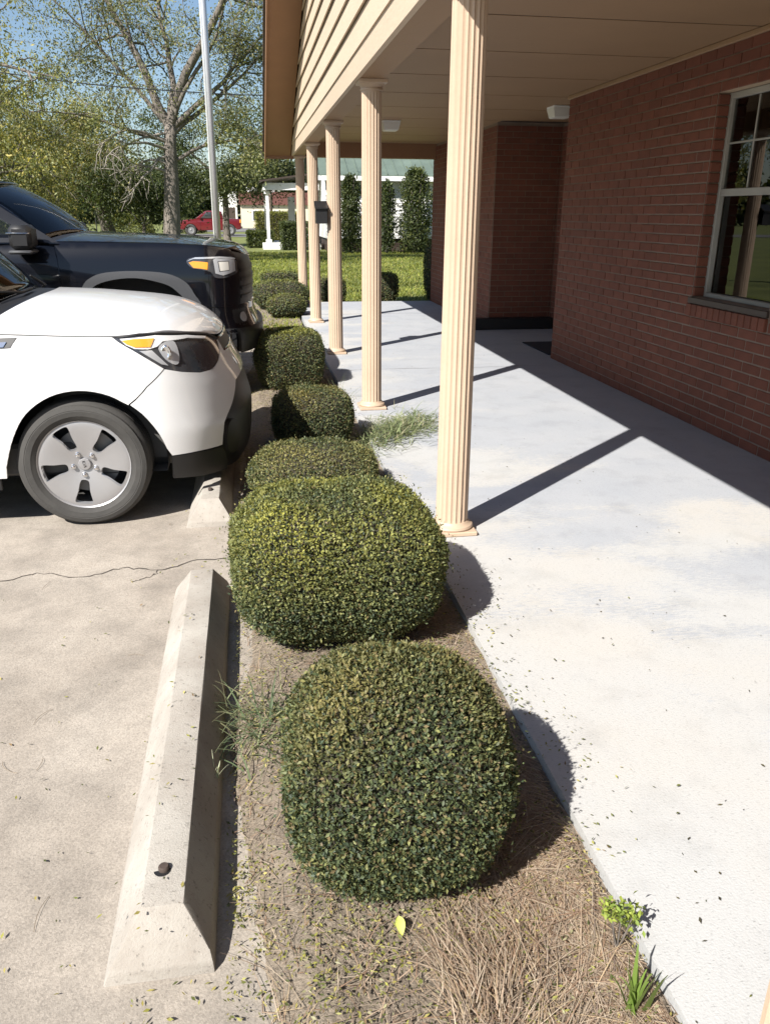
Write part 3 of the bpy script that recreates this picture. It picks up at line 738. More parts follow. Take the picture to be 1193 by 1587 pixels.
# ------------------------------------------------------------------ weeds and small plants
def tuft(name, label, cat, x, y, z, n, seed, H, spread, cols, w=.005, droop=.5, up=1., rad=.05, group=None, dirbias=(0, 0)):
    t = thing(name, label, cat, (x, y, z), group); r = rng(seed); a = r.rand(n)*6.283
    P = np.stack([x+rad*r.normal(0, 1, n), y+rad*r.normal(0, 1, n), np.full(n, z)], 1)
    D = np.stack([np.cos(a)*spread+dirbias[0], np.sin(a)*spread+dirbias[1], up*(.5+r.rand(n))], 1)
    hh = H*(.45+.7*r.rand(n))
    blades('blades', P, D, hh, w*(.6+.8*r.rand(n)), droop*(.5+r.rand(n)), pick(r, n, cols, [1/len(cols)]*len(cols), .2), M['grass'], t, 5)
    return t
GR = [(.12, .16, .085), (.18, .205, .11), (.25, .25, .14), (.08, .11, .06)]
tuft('grass_clump', 'green arching grass clump between the long wheel stop and nearest bush', 'grass', .01, 2.12, -.05, 170, 51, .25, 1.0, GR, .005, .5, .8, .07)
tuft('grass_weed', 'pale grass weed lying over the dark side of the wheel stop', 'weed', -.165, 1.88, -.045, 9, 52, .10, .5, [(.45, .47, .33)], .005, .2, 1.0, .006, None, (-.2, .1))
tuft('grass_weed', 'wispy seed-headed grass leaning over the wheel stop top', 'weed', -.13, 2.22, -.06, 12, 53, .26, .35, [(.25, .25, .15), (.2, .23, .13)], .0022, .35, 1.1, .012, None, (-.35, 0))
tuft('grass_weed', 'broad bladed green weed at the near end of the walkway edge', 'weed', .668, 1.045, -.035, 16, 54, .24, .2, [(.16, .24, .05), (.22, .30, .08)], .014, .35, 1.3, .008)
t = thing('seedling', 'small yellow-green leafy seedling at the walkway edge', 'plant', (.70, 1.19, -.03)); r = rng(55)
mb = MB(); Pq = []
for k in range(6):
    a = k*1.05; p1 = (.70+.028*math.cos(a), 1.19+.028*math.sin(a), .035+.012*k); mb.tube([(.70, 1.19, -.035), (.70+.01*math.cos(a), 1.19+.01*math.sin(a), .0), p1], [.002, .0016, .001], 5)
    Pq += [np.array(p1)+r.normal(0, .009, 3) for _ in range(34)]
mb.obj('stem', M['bark'], t); Pq = np.array(Pq); n = len(Pq)
leaves('foliage', Pq, r.normal(0, 1, (n, 3))+[0, 0, .4], norm(r.normal(0, .6, (n, 3))+[0, 0, 1]), .011+.006*r.rand(n), .008, pick(r, n, [(.25, .30, .06), (.17, .23, .05)], [.6, .4], .15), M['leaf'], t)
# the single yellow leaf
r = rng(56)
V = []; F = []; k = 9
for i in range(k):
    tt = i/(k-1); w = .0105*math.sin(math.pi*min(tt*.97+.02, 1))**.8
    V += [(.252-w, 1.275+tt*.050, -.012+.008*math.sin(tt*3)), (.252, 1.275+tt*.050, -.016+.008*math.sin(tt*3)), (.252+w, 1.275+tt*.050, -.010+.008*math.sin(tt*3))]
for i in range(k-1): F += [(3*i, 3*i+1, 3*i+4, 3*i+3), (3*i+1, 3*i+2, 3*i+5, 3*i+4)]
tag(obj('yellow_leaf', V, F, mat('yellow_leaf', (.52, .56, .14), .5, var=.1, vscale=40), None, True, origin=(.252, 1.3, -.03)), 'single large yellow-green fallen leaf on the mulch before the nearest bush', 'leaf')
# heap of cut grass spilling from the bed over the walkway
n = 1900; r = rng(57); s = r.rand(n)
cx = .62+s*.62+r.normal(0, .07, n); cy = 5.08+s*.62+r.normal(0, .16, n); hz = .08*np.exp(-((s-.2)/.4)**2)*r.rand(n)
a = r.normal(.55, 1.0, n); D = np.stack([np.cos(a), np.sin(a), r.normal(.12, .3, n)], 1)
P = np.stack([cx, cy, np.maximum(np.where(cx > .74, .004, -.04), 0*cx-.04)+hz], 1)
t = thing('cut_grass', 'heap of cut green grass spilling from the bed over the walkway', 'grass cuttings', (.8, 5.4, 0))
blades('blades', P, D, .05+.13*r.rand(n), .004+.004*r.rand(n), .12+r.rand(n)*.2, pick(r, n, [(.15, .19, .09), (.24, .27, .14), (.09, .12, .06), (.33, .31, .2)], [.35, .3, .2, .15], .2), M['grass'], t, 4)
tuft('grass_weed', 'thin grey-green weed with long seed stalks beside the second full column', 'weed', .70, 6.55, -.04, 34, 58, .38, .7, [(.16, .2, .1), (.25, .26, .16)], .0035, .5, .8, .05, None, (.35, -.2))

# ------------------------------------------------------------------ vehicles
def in_poly(p, poly):
    c = False; n = len(poly); x, y = p
    for i in range(n):
        x0, y0 = poly[i]; x1, y1 = poly[(i+1) % n]
        if (y0 > y) != (y1 > y) and x < (x1-x0)*(y-y0)/(y1-y0)+x0: c = not c
    return c
def densify(poly, step):
    out = []
    for i in range(len(poly)):
        a = np.array(poly[i]); b = np.array(poly[(i+1) % len(poly)]); n = max(1, int(np.linalg.norm(b-a)/step))
        out += [tuple(a+(b-a)*k/n) for k in range(n)]
    return out
def seg_dist(p, poly):
    d = 9.
    for i in range(len(poly)):
        ax, ay = poly[i]; bx, by = poly[(i+1) % len(poly)]; vx, vy = bx-ax, by-ay
        t = max(0, min(1, ((p[0]-ax)*vx+(p[1]-ay)*vy)/(vx*vx+vy*vy+1e-12)))
        d = min(d, math.hypot(p[0]-ax-t*vx, p[1]-ay-t*vy))
    return d
def triangulate(poly, step, holes=()):
    loops = [densify(poly, step)]+[densify(h, step) for h in holes]
    P = []; E = []
    for L in loops:
        n0 = len(P); P += L; E += [(n0+i, n0+(i+1) % len(L)) for i in range(len(L))]
    nb = len(P)
    x0 = min(p[0] for p in poly); x1 = max(p[0] for p in poly); y0 = min(p[1] for p in poly); y1 = max(p[1] for p in poly)
    gx = np.arange(x0+step*.5, x1, step); gy = np.arange(y0+step*.5, y1, step)
    for i, a in enumerate(gx):
        for b in gy:
            jh = math.sin(i*12.9898+b*78.233)*43758.5453; jh -= math.floor(jh); q = (float(a)+(jh-.5)*step*.22, float(b)+((jh*7.13)%1-.5)*step*.22)
            if in_poly(q, poly) and not any(in_poly(q, h) for h in holes) and all(seg_dist(q, L) > step*.42 for L in loops): P.append(q)
    vs, es, fs, ov, oe, of = delaunay_2d_cdt([Vector(p) for p in P], E, [], 0, 1e-6)
    vs = [tuple(v) for v in vs]; out = []
    for f in fs:
        c = (sum(vs[i][0] for i in f)/len(f), sum(vs[i][1] for i in f)/len(f))
        if in_poly(c, loops[0]) and not any(in_poly(c, h) for h in loops[1:]): out.append(tuple(f))
    return vs, out
def panel(name, poly, fn, mat_, parent, off=0., thick=.014, step=.035, holes=(), mirror=None, origin=None):
    """solid sheet: polygon in surface parameters -> surface, with a rim of given depth. mirror: None near side, 'far', 'both' (one mesh)"""
    vs, fs = triangulate(poly, step, holes); e = 1e-3
    P = np.array([fn(*v) for v in vs]); Du = np.array([fn(v[0]+e, v[1]) for v in vs])-np.array([fn(v[0]-e, v[1]) for v in vs])
    Dv = np.array([fn(v[0], v[1]+e) for v in vs])-np.array([fn(v[0], v[1]-e) for v in vs])
    Nn = norm(np.cross(Du, Dv))
    f0 = fs[0]; a, b, c = (np.array(vs[i]) for i in f0[:3])
    if (b[0]-a[0])*(c[1]-a[1])-(b[1]-a[1])*(c[0]-a[0]) < 0: fs = [f[::-1] for f in fs]
    V = P+Nn*off; F = list(fs); n = len(V)
    cnt = {}
    for f in fs:
        for i in range(len(f)):
            k = (f[i], f[(i+1) % len(f)]); cnt[k] = 1
    bd = [k for k in cnt if (k[1], k[0]) not in cnt]
    Vx = list(V); Nx = list(Nn); mp = {}
    for a, b in bd:
        ids = []
        for i in (a, b):
            for dep in (0, 1):
                if (i, dep) not in mp:
                    mp[(i, dep)] = len(Vx); Vx.append(V[i]-Nn[i]*thick*dep); Nx.append(Nn[i])
            ids.append(i)
        F.append((mp[(a, 0)], mp[(a, 1)], mp[(b, 1)], mp[(b, 0)]))
    V = np.array(Vx); Nn = np.array(Nx); yc = wloc(parent).y if origin is None else origin[1]
    def flip(V, Nn, F): W = V.copy(); W[:, 1] = 2*CY[0]-W[:, 1]; K = Nn.copy(); K[:, 1] *= -1; return W, K, [f[::-1] for f in F]
    if mirror == 'far': V, Nn, F = flip(V, Nn, F)
    elif mirror == 'both':
        V2, N2, F2 = flip(V, Nn, F); F = F+[tuple(i+len(V) for i in f) for f in F2]; V = np.concatenate([V, V2]); Nn = np.concatenate([Nn, N2])
    o = obj(name, V, F, mat_, parent, True)
    o.data.normals_split_custom_set_from_vertices([tuple(q) for q in Nn])
    return o
CY = [0.]
class Shell:
    def __init__(s, o, xs, nose, side, n, m): s.o = np.array(o); s.xs = xs; s.nose = nose; s.side = side; s.n = n; s.m = m; s.cn = {}
    def prof(s, z):
        k = round(z, 5)
        if k not in s.cn: s.cn[k] = (hermite(z, s.side), hermite(z, s.nose))
        return s.cn[k]
    def __call__(s, u, z):
        W, xn = s.prof(z)
        if u <= 0: x, y = s.xs+u, -W
        else:
            t = min(u, 1.0)*math.pi/2; x = s.xs+(xn-s.xs)*math.sin(t)**(2/s.n); y = -W*max(math.cos(t), 0)**(2/s.m)
            if u > 1: y = (u-1)*1.2
        return np.array([x, y, z])+s.o
def hood(name, sh, zt, zc, u0, curve, mat_, parent, p=2.6, blend0=-.1):
    us = list(np.linspace(u0, 0, 22))+list(np.linspace(0, 1, 46)[1:-1])+[.995]; nv = 33; V = []
    for u in us:
        z = hermite(u, zt); A = sh(u, z)-sh.o; bl = 0 if u > blend0 else ((blend0-u)/(blend0-u0))**1.5
        for v in np.linspace(-1, 1, nv):
            x = A[0]+curve*bl*(1-v*v); y = A[1]*-v if True else 0
            c = max(hermite(x, zc), z); V.append(np.array([x, -y*1., z+(c-z)*(1-abs(v)**p)])+sh.o)
    F = [(i*nv+j, i*nv+j+1, (i+1)*nv+j+1, (i+1)*nv+j) for i in range(len(us)-1) for j in range(nv-1)]
    k = len(V); V = list(V)+[v-np.array([0, 0, .012]) for v in V[:]]
    F += [(0+j+1, j, k+j, k+j+1) for j in range(nv-1)]+[(i*nv, (i+1)*nv, k+(i+1)*nv, k+i*nv) for i in range(len(us)-1)]+[((i+1)*nv+nv-1, i*nv+nv-1, k+i*nv+nv-1, k+(i+1)*nv+nv-1) for i in range(len(us)-1)]
    o = obj(name, V, F, mat_, parent, True, 50); rear = [np.array(V[j]) for j in range(nv)]
    return o, rear
def loft(name, rows, mat_, parent, thick=0., smooth=True):
    n = len(rows[0]); V = [p for r_ in rows for p in r_]; F = [(i*n+j, i*n+j+1, (i+1)*n+j+1, (i+1)*n+j) for i in range(len(rows)-1) for j in range(n-1)]
    o = obj(name, V, F, mat_, parent, smooth)
    if thick: md = o.modifiers.new('t', 'SOLIDIFY'); md.thickness = thick; md.offset = -1
    return o
def wheel(parent, c, sg, R, rr, Wd, windows, nlug, letters=None, detail=True):
    """c = centre of the outer face; sg = -1 when the outer face looks to -Y"""
    w = bpy.data.objects.new('wheel', None); COL.objects.link(w); w.parent = parent; w.location = Vector(c)-wloc(parent)
    cx, cy, cz = c; s = sg
    def L(name, prof, m_, n=56, smooth=True, sharp=35):
        V, F = lathe(prof, (0, 0, 0), n, 'Y', False); V = [(a+cx, cy+s*b, d+cz) for a, b, d in V]
        if s < 0: F = [f[::-1] for f in F]
        return obj(name, V, F, m_, w, smooth, sharp)
    k = R-rr
    tp = [(rr-.004, -.012), (rr+.004, -.004), (rr+.012, -.001), (rr+.25*k, .008), (rr+.5*k, .011), (rr+.53*k, .0095), (rr+.56*k, .011), (rr+.78*k, .004), (R-.018, -.010), (R-.006, -.022), (R-.001, -.034)]
    for g in range(4): tp += [(R, -.040-.036*g), (R, -.062-.036*g), (R-.008, -.0635-.036*g), (R-.008, -.069-.036*g), (R, -.0705-.036*g)]
    tp += [(R, -Wd+.03), (R-.02, -Wd+.01), (rr, -Wd)]
    L('tyre', tp, M['rubber'], 72, True, 28)
    if not detail:
        L('rim', [(rr, -.006), (rr-.02, -.03), (.08, -.035), (.05, -.015), (.001, -.012)], M['alloydim'], 32); return w
    L('rim_barrel', [(rr, -.003), (rr-.006, -.008), (rr-.010, -.03), (rr-.012, -Wd+.03)], M['alloy'], 56)
    def h(a, b):
        r_ = math.hypot(a, b)/rr; return -.034+.026*math.sin(min(r_*1.02, 1)*math.pi/2)-.006*r_**14
    holes = []
    for a0 in windows:
        t = math.radians(a0); q = []
        pts = [(.40, -.095), (.62, -.14), (.835, -.20), (.90, -.16), (.915, 0.), (.905, .14), (.86, .18), (.62, .115), (.41, .09), (.365, 0.)] if len(windows) == 5 else [(.42, -.06), (.8, -.17), (.85, 0), (.8, .17), (.42, .06)]
        for (f, g) in pts: q.append((rr*(f*math.cos(t)-g*math.sin(t)), rr*(f*math.sin(t)+g*math.cos(t))))
        holes.append([tuple(p) for p in crom(q, 3, True)])
    ro = rr-.007; circ = [(ro*math.cos(i/72*6.28319), ro*math.sin(i/72*6.28319)) for i in range(72)]
    fn = (lambda a, b: np.array([cx+a, cy+s*h(a, b), cz+b]))
    panel('rim', circ, fn, M['alloy'], w, 0, .030, .0105, holes)
    L('brake_disc', [(rr*.72, -.095), (.06, -.095), (.06, -.06), (.001, -.06)], M['alloydim'], 36)
    L('barrel_inner', [(rr-.0125, -.05), (rr-.03, -Wd+.02), (.05, -Wd+.02)], M['interior'], 36)
    for i in range(nlug):
        a = math.radians(windows[i % len(windows)]+(0 if len(windows) == nlug else 360/nlug*i)); px, pz = .057*math.cos(a), .057*math.sin(a)
        V, F = lathe([(.0145, h(px, pz)+.001), (.0135, h(px, pz)+.004), (.0105, h(px, pz)+.003), (.0095, h(px, pz)+.015), (.006, h(px, pz)+.018), (.0005, h(px, pz)+.018)], (0, 0, 0), 12, 'Y', False)
        V = [(v[0]+cx+px, cy+s*v[1], v[2]+cz+pz) for v in V]; obj('lug_nut', V, [f[::-1] for f in F] if s < 0 else F, M['chrome'], w, True, 40)
    cap = L('centre_cap', [(.032, -.036), (.031, -.018), (.028, -.014), (.001, -.012)], M['alloy'], 28)
    if letters:
        mb = MB()
        def bar(x0, z0, x1, z1):
            d = np.array([x1-x0, z1-z0]); l = np.linalg.norm(d); nn = np.array([-d[1], d[0]])/l*.0011
            q = [(x0+nn[0], z0+nn[1]), (x1+nn[0], z1+nn[1]), (x1-nn[0], z1-nn[1]), (x0-nn[0], z0-nn[1])]
            ra = math.radians(-78); rot = lambda p: (p[0]*math.cos(ra)-p[1]*math.sin(ra), p[0]*math.sin(ra)+p[1]*math.cos(ra))
            q = [rot(p) for p in q]
            mb.add(*[(lambda V_, F_: ([(cx+v[0], cy+s*(-.0128)+s*v[1]*1., cz+v[2]) for v in V_], F_))(*prism(q, 'Y', 0, .0018))][0])
        for seg in ((-.017, -.007, -.017, .007), (-.017, 0, -.008, .007), (-.017, 0, -.008, -.007), (-.002, -.007, -.002, .007), (.004, -.007, .009, .007), (.009, .007, .014, -.007)): bar(*seg)
        mb.obj('lettering', M['darksteel'], w)
    return w

# ---------------- white compact car, nose towards the walkway
KO = (-.005, 4.93, ZG); CY[0] = KO[1]
kia = thing('white_car', 'white hatchback car with dark headlight, parked facing the walkway', 'car', KO)
ks = Shell(KO, -.62, [(.1, -.14), (.154, -.07), (.257, -.015), (.458, 0), (.56, -.02), (.67, -.058), (.752, -.10), (.876, -.155), (.94, -.21), (1.05, -.35)],
           [(.1, .82), (.2, .862), (.35, .888), (.5, .90), (.7, .897), (.85, .875), (.93, .845), (1.0, .80)], 2.5, 2.3)
ZT = [(-3.45, 1.03), (-1.4, 1.0), (-.55, .965), (-.03, .948), (.264, .962), (.5, .938), (.70, .910), (.82, .890), (1.0, .880)]
KZC = [(-1.3, 1.105), (-.91, 1.09), (-.75, 1.077), (-.52, 1.05), (-.33, 1.0), (-.21, .935), (-.155, .88)]
arch = crom([(.135, .392), (.098, .492), (.029, .604), (-.071, .674), (-.207, .702), (-.346, .676), (-.469, .592), (-.545, .470), (-.60, .32)], 4)
g = .002
fender = [(-.70, .27), (-.70, .966), (-.55, .9615), (-.285, .9505), (-.035, .9435), (.018, .902), (.10, .850), (.196, .790), (.085, .712), (.008, .629)]+arch[9:]+[(-.603, .27)]
for mr in (None, 'far'): panel('fender', fender, ks, M['white_car'], kia, 0, .02, .03, mirror=mr)
bumper = [(.012, .625), (.089, .708), (.202, .787), (.302, .764), (.427, .744), (.546, .742), (.642, .770), (.705, .808), (.745, .862), (.762, .80), (.80, .790), (1.0, .785), (1.0, .662), (.86, .660), (.725, .648), (.66, .600), (.59, .548), (.525, .505), (.487, .47), (.470, .40), (.464, .351), (.291, .354), (.157, .352)]+arch[:9]
panel('front_bumper', bumper, ks, M['white_car'], kia, 0, .02, .028, mirror='both')
maskp = [(1.0, .655), (.86, .653), (.728, .641), (.664, .593), (.594, .541), (.530, .499), (.494, .467), (.476, .40), (.470, .345), (.53, .20), (.75, .165), (1, .155)]
panel('lower_grille', maskp, ks, M['black'], kia, -.012, .02, .035, mirror='both')
for mr in (None, 'far'):
    panel('bumper_cladding', [(.157, .347), (.291, .349), (.466, .338), (.53, .195), (.31, .212), (.157, .226)], ks, M['black'], kia, .003, .02, .035, mirror=mr)
    panel('fog_lamp_pod', crom([(.505, .45), (.545, .475), (.595, .45), (.612, .375), (.595, .31), (.545, .285), (.505, .31), (.49, .38)], 3, True), ks, M['blackpaint'], kia, .012, .03, .02, mirror=mr)
    HL = crom([(-.03, .945), (.10, .954), (.264, .950), (.5, .928), (.66, .903), (.735, .868), (.707, .814), (.642, .772), (.546, .746), (.427, .747), (.302, .767), (.207, .792), (.105, .852), (.023, .905)], 3, True)
    hl = panel('headlight', HL, ks, M['lampdark'], kia, -.003, .03, .022, mirror=mr)
    panel('lamp_bezel', [(.0, .936), (.20, .945), (.45, .926), (.62, .898), (.60, .890), (.45, .914), (.24, .916), (.19, .895), (.13, .886), (.06, .890), (.02, .908)], ks, M['white_car'], hl, .003, .006, .02, mirror=mr)
    panel('indicator', [(.005, .927), (.06, .933), (.185, .931), (.145, .894), (.06, .896), (.022, .911)], ks, M['amber'], hl, .0075, .008, .02, mirror=mr)
    panel('reflector', crom([(.195, .886), (.242, .910), (.314, .912), (.322, .876), (.308, .821), (.276, .802), (.222, .832)], 3, True), ks, M['lampsilver'], hl, .0015, .006, .02, mirror=mr)
    panel('reflector', [(.080, .880), (.150, .880), (.228, .803), (.190, .812)], ks, M['lampsilver'], hl, .0015, .006, .02, mirror=mr)
    cpt = ks(.235, .865)
    if mr == 'far': cpt[1] = 2*CY[0]-cpt[1]
    V, F = lathe([(.036, 0), (.034, .006), (.022, .004), (.014, -.004), (.001, -.004)], (0, 0, 0), 18, 'Y', False)
    sgn = -1 if mr is None else 1
    obj('bulb_ring', [(cpt[0]+v[0]*.7, cpt[1]+sgn*(v[1]+.004), cpt[2]+v[2]) for v in V], F, M['chrome'], hl, True)
    panel('lamp_trim', [(-.035, .948), (.10, .958), (.264, .954), (.5, .933), (.66, .908), (.742, .870), (.735, .866), (.655, .902), (.5, .9265), (.264, .9485), (.10, .952), (-.01, .942)], ks, M['black'], hl, .004, .008, .022, mirror=mr)
for mr in (None, 'far'): panel('hood_gap', [(u, hermite(u, ZT)+.0055) for u in np.linspace(-.66, .02, 14)]+[(u, hermite(u, ZT)-.0045) for u in np.linspace(.02, -.66, 14)], ks, M['black'], kia, -.0015, .008, .03, mirror=mr)
gr = panel('grille', [(.768, .872), (1, .866), (1, .792), (.80, .796), (.772, .808)], ks, M['black'], kia, -.008, .02, .03, mirror='both')
for z in (.800, .868): panel('grille_bar', [(.785, z+.004), (1, z+.002), (1, z-.006), (.785, z-.005)], ks, M['chrome'], gr, .001, .006, .03, mirror='both')
hd, rear = hood('hood', ks, [(u, z+(.005 if u < 0 else .001)) for u, z in ZT], KZC, -.66, .20, M['white_car'], kia)
# doors, rear body
def kdoor(name, poly, holes=()):
    for mr in (None, 'far'):
        d = panel(name, poly, ks, M['white_car'], kia, 0, .02, .05, holes, mirror=mr)
kdoor('door', [(-.705, .27), (-.705, .985), (-1.70, 1.005), (-1.70, .27)])
rearch = crom([(-2.50, .27), (-2.46, .45), (-2.33, .62), (-2.10, .70), (-1.86, .62), (-1.75, .47), (-1.73, .30)][::-1], 3)
wx = -.62
rearch = [(-2.72-.0, .32), (-2.66, .48), (-2.55, .61), (-2.38, .68), (-2.21, .70)]  # rear arch apex at the rear wheel
ra = crom([(-2.81, .27), (-2.78, .42), (-2.70, .56), (-2.56, .66), (-2.41-.0, .695), (-2.25, .66), (-2.12, .56), (-2.04, .42), (-2.01, .27)], 3)
ra = [(u-.39, z) for u, z in ra]
kdoor('rear_door', [(-1.705, .27), (-1.705, 1.005), (-2.5, 1.02), (-2.5, .60), (-2.40, .40), (-2.38, .27)])
kdoor('rear_quarter', [(-2.505, 1.02), (-3.40, 1.03), (-3.40, .30)]+[p for p in ra]+[(-2.385, .28), (-2.405, .40), (-2.505, .60)])
for mr in (None, 'far'): panel('sill', [(-.64, .265), (-2.38, .265), (-2.38, .20), (-.64, .20)], ks, M['black'], kia, -.01, .02, .05, mirror=mr)
def ky(z): return hermite(z, [(.98, .855), (1.05, .84), (1.3, .76), (1.55, .645)])
kg = lambda x, z: np.array([x, -ky(z), z])+np.array(KO)
for mr in (None, 'far'):
    panel('side_window', [(-1.55, 1.04), (-1.98, 1.46), (-2.35, 1.50), (-2.35, 1.04)], kg, M['carglass'], kia, .002, .004, .08, mirror=mr)
    panel('side_window', [(-2.44, 1.04), (-2.44, 1.50), (-3.1, 1.48), (-3.15, 1.05)], kg, M['carglass'], kia, .002, .004, .08, mirror=mr)
    panel('cabin_frame', [(-1.28, 1.0), (-1.40, 1.05), (-1.93, 1.54), (-2.6, 1.56), (-3.7, 1.50), (-4.02, 1.02)], kg, M['white_car'], kia, 0, .03, .08, [[(-1.55, 1.04), (-1.98, 1.46), (-2.35, 1.50), (-2.35, 1.04)], [(-2.44, 1.04), (-2.44, 1.50), (-3.1, 1.48), (-3.15, 1.05)]], mirror=mr)
ko = np.array(KO); vv = np.linspace(-1, 1, 17)
cowl0 = [p+np.array([-.004, 0, -.018]) for p in rear]; cowl1 = [p+np.array([-.10-.02*(1-v*v), 0, -.012]) for p, v in zip(rear, np.linspace(-1, 1, 33))]
loft('cowl', [[p+np.array([.05, 0, -.03]) for p in rear], cowl0, cowl1], M['black'], kia, .01)
top = [np.array([-1.93+.13*(1-v*v), .625*v, 1.535+.055*(1-v*v)])+ko for v in np.linspace(-1, 1, 33)]
if (cowl1[0]-top[0])[1]*(cowl1[-1]-cowl1[0])[1] > 1e9: top = top[::-1]
if np.sign(cowl1[-1][1]-cowl1[0][1]) != np.sign(top[-1][1]-top[0][1]): top = top[::-1]
rows = [[a*(1-t)+b*t+np.array([.03, 0, .035])*math.sin(math.pi*t) for a, b in zip(cowl1, top)] for t in np.linspace(0, 1, 12)]
rows = [[p*1. for p in r_] for r_ in rows]
loft('windshield', rows, M['carglass'], kia, .005)
for e in (0, -1):
    A = [r_[e] for r_ in rows]; s_ = -1 if A[0][1] < CY[0] else 1
    MB().tube([p+np.array([-.02, s_*.012, 0]) for p in A], .026, 8).obj('pillar', M['white_car'], kia, True)
rf = [[p for p in top]]+[[np.array([x, (.64-.02*k)*v, z+.06*(1-v*v)])+ko for v in (np.linspace(-1, 1, 33) if top[0][1] < top[-1][1] else np.linspace(1, -1, 33))] for k, (x, z) in enumerate([(-2.3, 1.565), (-2.9, 1.565), (-3.5, 1.53), (-3.72, 1.50)])]
loft('roof', rf, M['white_car'], kia, .02)
lastr = rf[-1]; tg = [[p for p in lastr], [np.array([-3.98, p[1]*1.-0, 1.05]) if False else np.array([KO[0]-4.00, KO[1]+(p[1]-KO[1])*1.28, KO[2]+1.04]) for p in lastr], [np.array([KO[0]-4.06, KO[1]+(p[1]-KO[1])*1.36, KO[2]+.6]) for p in lastr], [np.array([KO[0]-4.02, KO[1]+(p[1]-KO[1])*1.33, KO[2]+.3]) for p in lastr]]
loft('rear_window', tg[:2], M['carglass'], kia, .01); loft('tailgate', tg[1:], M['white_car'], kia, .02)
mb = MB().box(ko+[-1.75, -.78, .78], ko+[-1.30, .78, 1.035], .06).box(ko+[-3.95, -.80, .25], ko+[-.9, .80, .42], .02).box(ko+[-2.35, -.62, .5], ko+[-2.05, -.14, 1.15], .05).box(ko+[-2.35, .14, .5], ko+[-2.05, .62, 1.15], .05)
mb.box(ko+[-1.0, -.70, .25], ko+[-.22, .70, .78], .05).box(ko+[-3.9, -.82, .42], ko+[-3.2, .82, .9], .05); mb.obj('cabin_interior', M['interior'], kia)
mb = MB()
for sx in (-.855, -3.42):
    for sy in (-1, 1):
        V, F = lathe([(.40, -.0), (.40, .3), (.02, .3)], (0, 0, 0), 30, 'Y', False)
        mb.add([(ko[0]+sx+.005+v[0], ko[1]+sy*(.79-v[1]), ko[2]+.31+v[2]) for v in V], F)
mb.V = [(v[0], v[1], max(v[2], ZG+.25)) for v in mb.V]; tag(mb.obj('wheel_well', M['interior'], kia), kind='stuff')
# wiper
p0 = cowl1[9]; i1 = 9
for (a, b) in ((4, 13), (17, 26)):
    q0, q1 = cowl1[a], cowl1[b]; wp = [np.array(rows[0][a])*.97+np.array(rows[2][a])*.03+[.02, 0, .022], np.array(rows[0][(a+b)//2])+[.03, 0, .028], np.array(rows[1][b])+[.025, 0, .026]]
    wi = MB().tube(wp, [.010, .009, .006], 6).obj('wiper', M['black'], kia, True)
WN = [120, 48, -24, -96, 192]
wheel(kia, (-.857, 4.055, ZG+.322), -1, .324, .227, .20, WN, 5, True)
for (x, y, s_) in ((-.857, 2*KO[1]-4.055, 1), (-3.425, 4.055, -1), (-3.425, 2*KO[1]-4.055, 1)): wheel(kia, (x, y, ZG+.322), s_, .324, .227, .20, WN, 5, None, False)
for mr in (None, 'far'):
    vg = panel('fender_vent', [(-.69, .945), (-.47, .950), (-.50, .905), (-.69, .895)], ks, M['black'], kia, .003, .008, .03, mirror=mr)
    panel('vent_strip', [(-.69, .925), (-.515, .930), (-.53, .908), (-.69, .902)], ks, M['chrome'], vg, .007, .006, .03, mirror=mr)
    s_ = -1 if mr is None else 1
    MB().add(*boxvf(ko+[-1.66, s_*.88, 1.03], ko+[-1.52, s_*1.06, 1.20], .05)).obj('mirror', M['white_car'], kia, True, 40)

# ---------------- black pickup truck
TO = (.08, 7.70, ZG); CY[0] = TO[1]; to = np.array(TO)
tac = thing('black_pickup_truck', 'black pickup truck with grey fender flare, nosed up to the bushes behind the white car', 'pickup truck', TO)
ts = Shell(TO, -.50, [(.3, -.10), (.45, -.02), (.58, 0), (.66, -.025), (.75, -.05), (1.0, -.04), (1.07, -.045), (1.15, -.06), (1.2, -.095), (1.26, -.17), (1.3, -.33)],
           [(.3, .88), (.5, .925), (.8, .942), (1.0, .94), (1.15, .92), (1.25, .885), (1.3, .84)], 3.2, 2.6)
TZ = [(-3, 1.29), (-1.04, 1.295), (-.24, 1.285), (.10, 1.268), (.32, 1.25), (.60, 1.225), (.74, 1.20), (1., 1.155)]
TZC = [(-1.5, 1.36), (-1.216, 1.345), (-.64, 1.322), (-.33, 1.282), (-.17, 1.255), (-.095, 1.205), (-.06, 1.15)]
flo = crom([(-.985, .45), (-.955, .75), (-.849, .963), (-.782, 1.03), (-.663, 1.068), (-.44, 1.078), (-.202, 1.058), (-.064, .991), (.001, .882), (.03, .70), (.045, .5)], 4)
fli = crom([(-.93, .45), (-.90, .74), (-.80, .935), (-.669, 1.005), (-.449, 1.028), (-.232, .985), (-.138, .925), (-.075, .84), (-.045, .68), (-.035, .5)], 4)
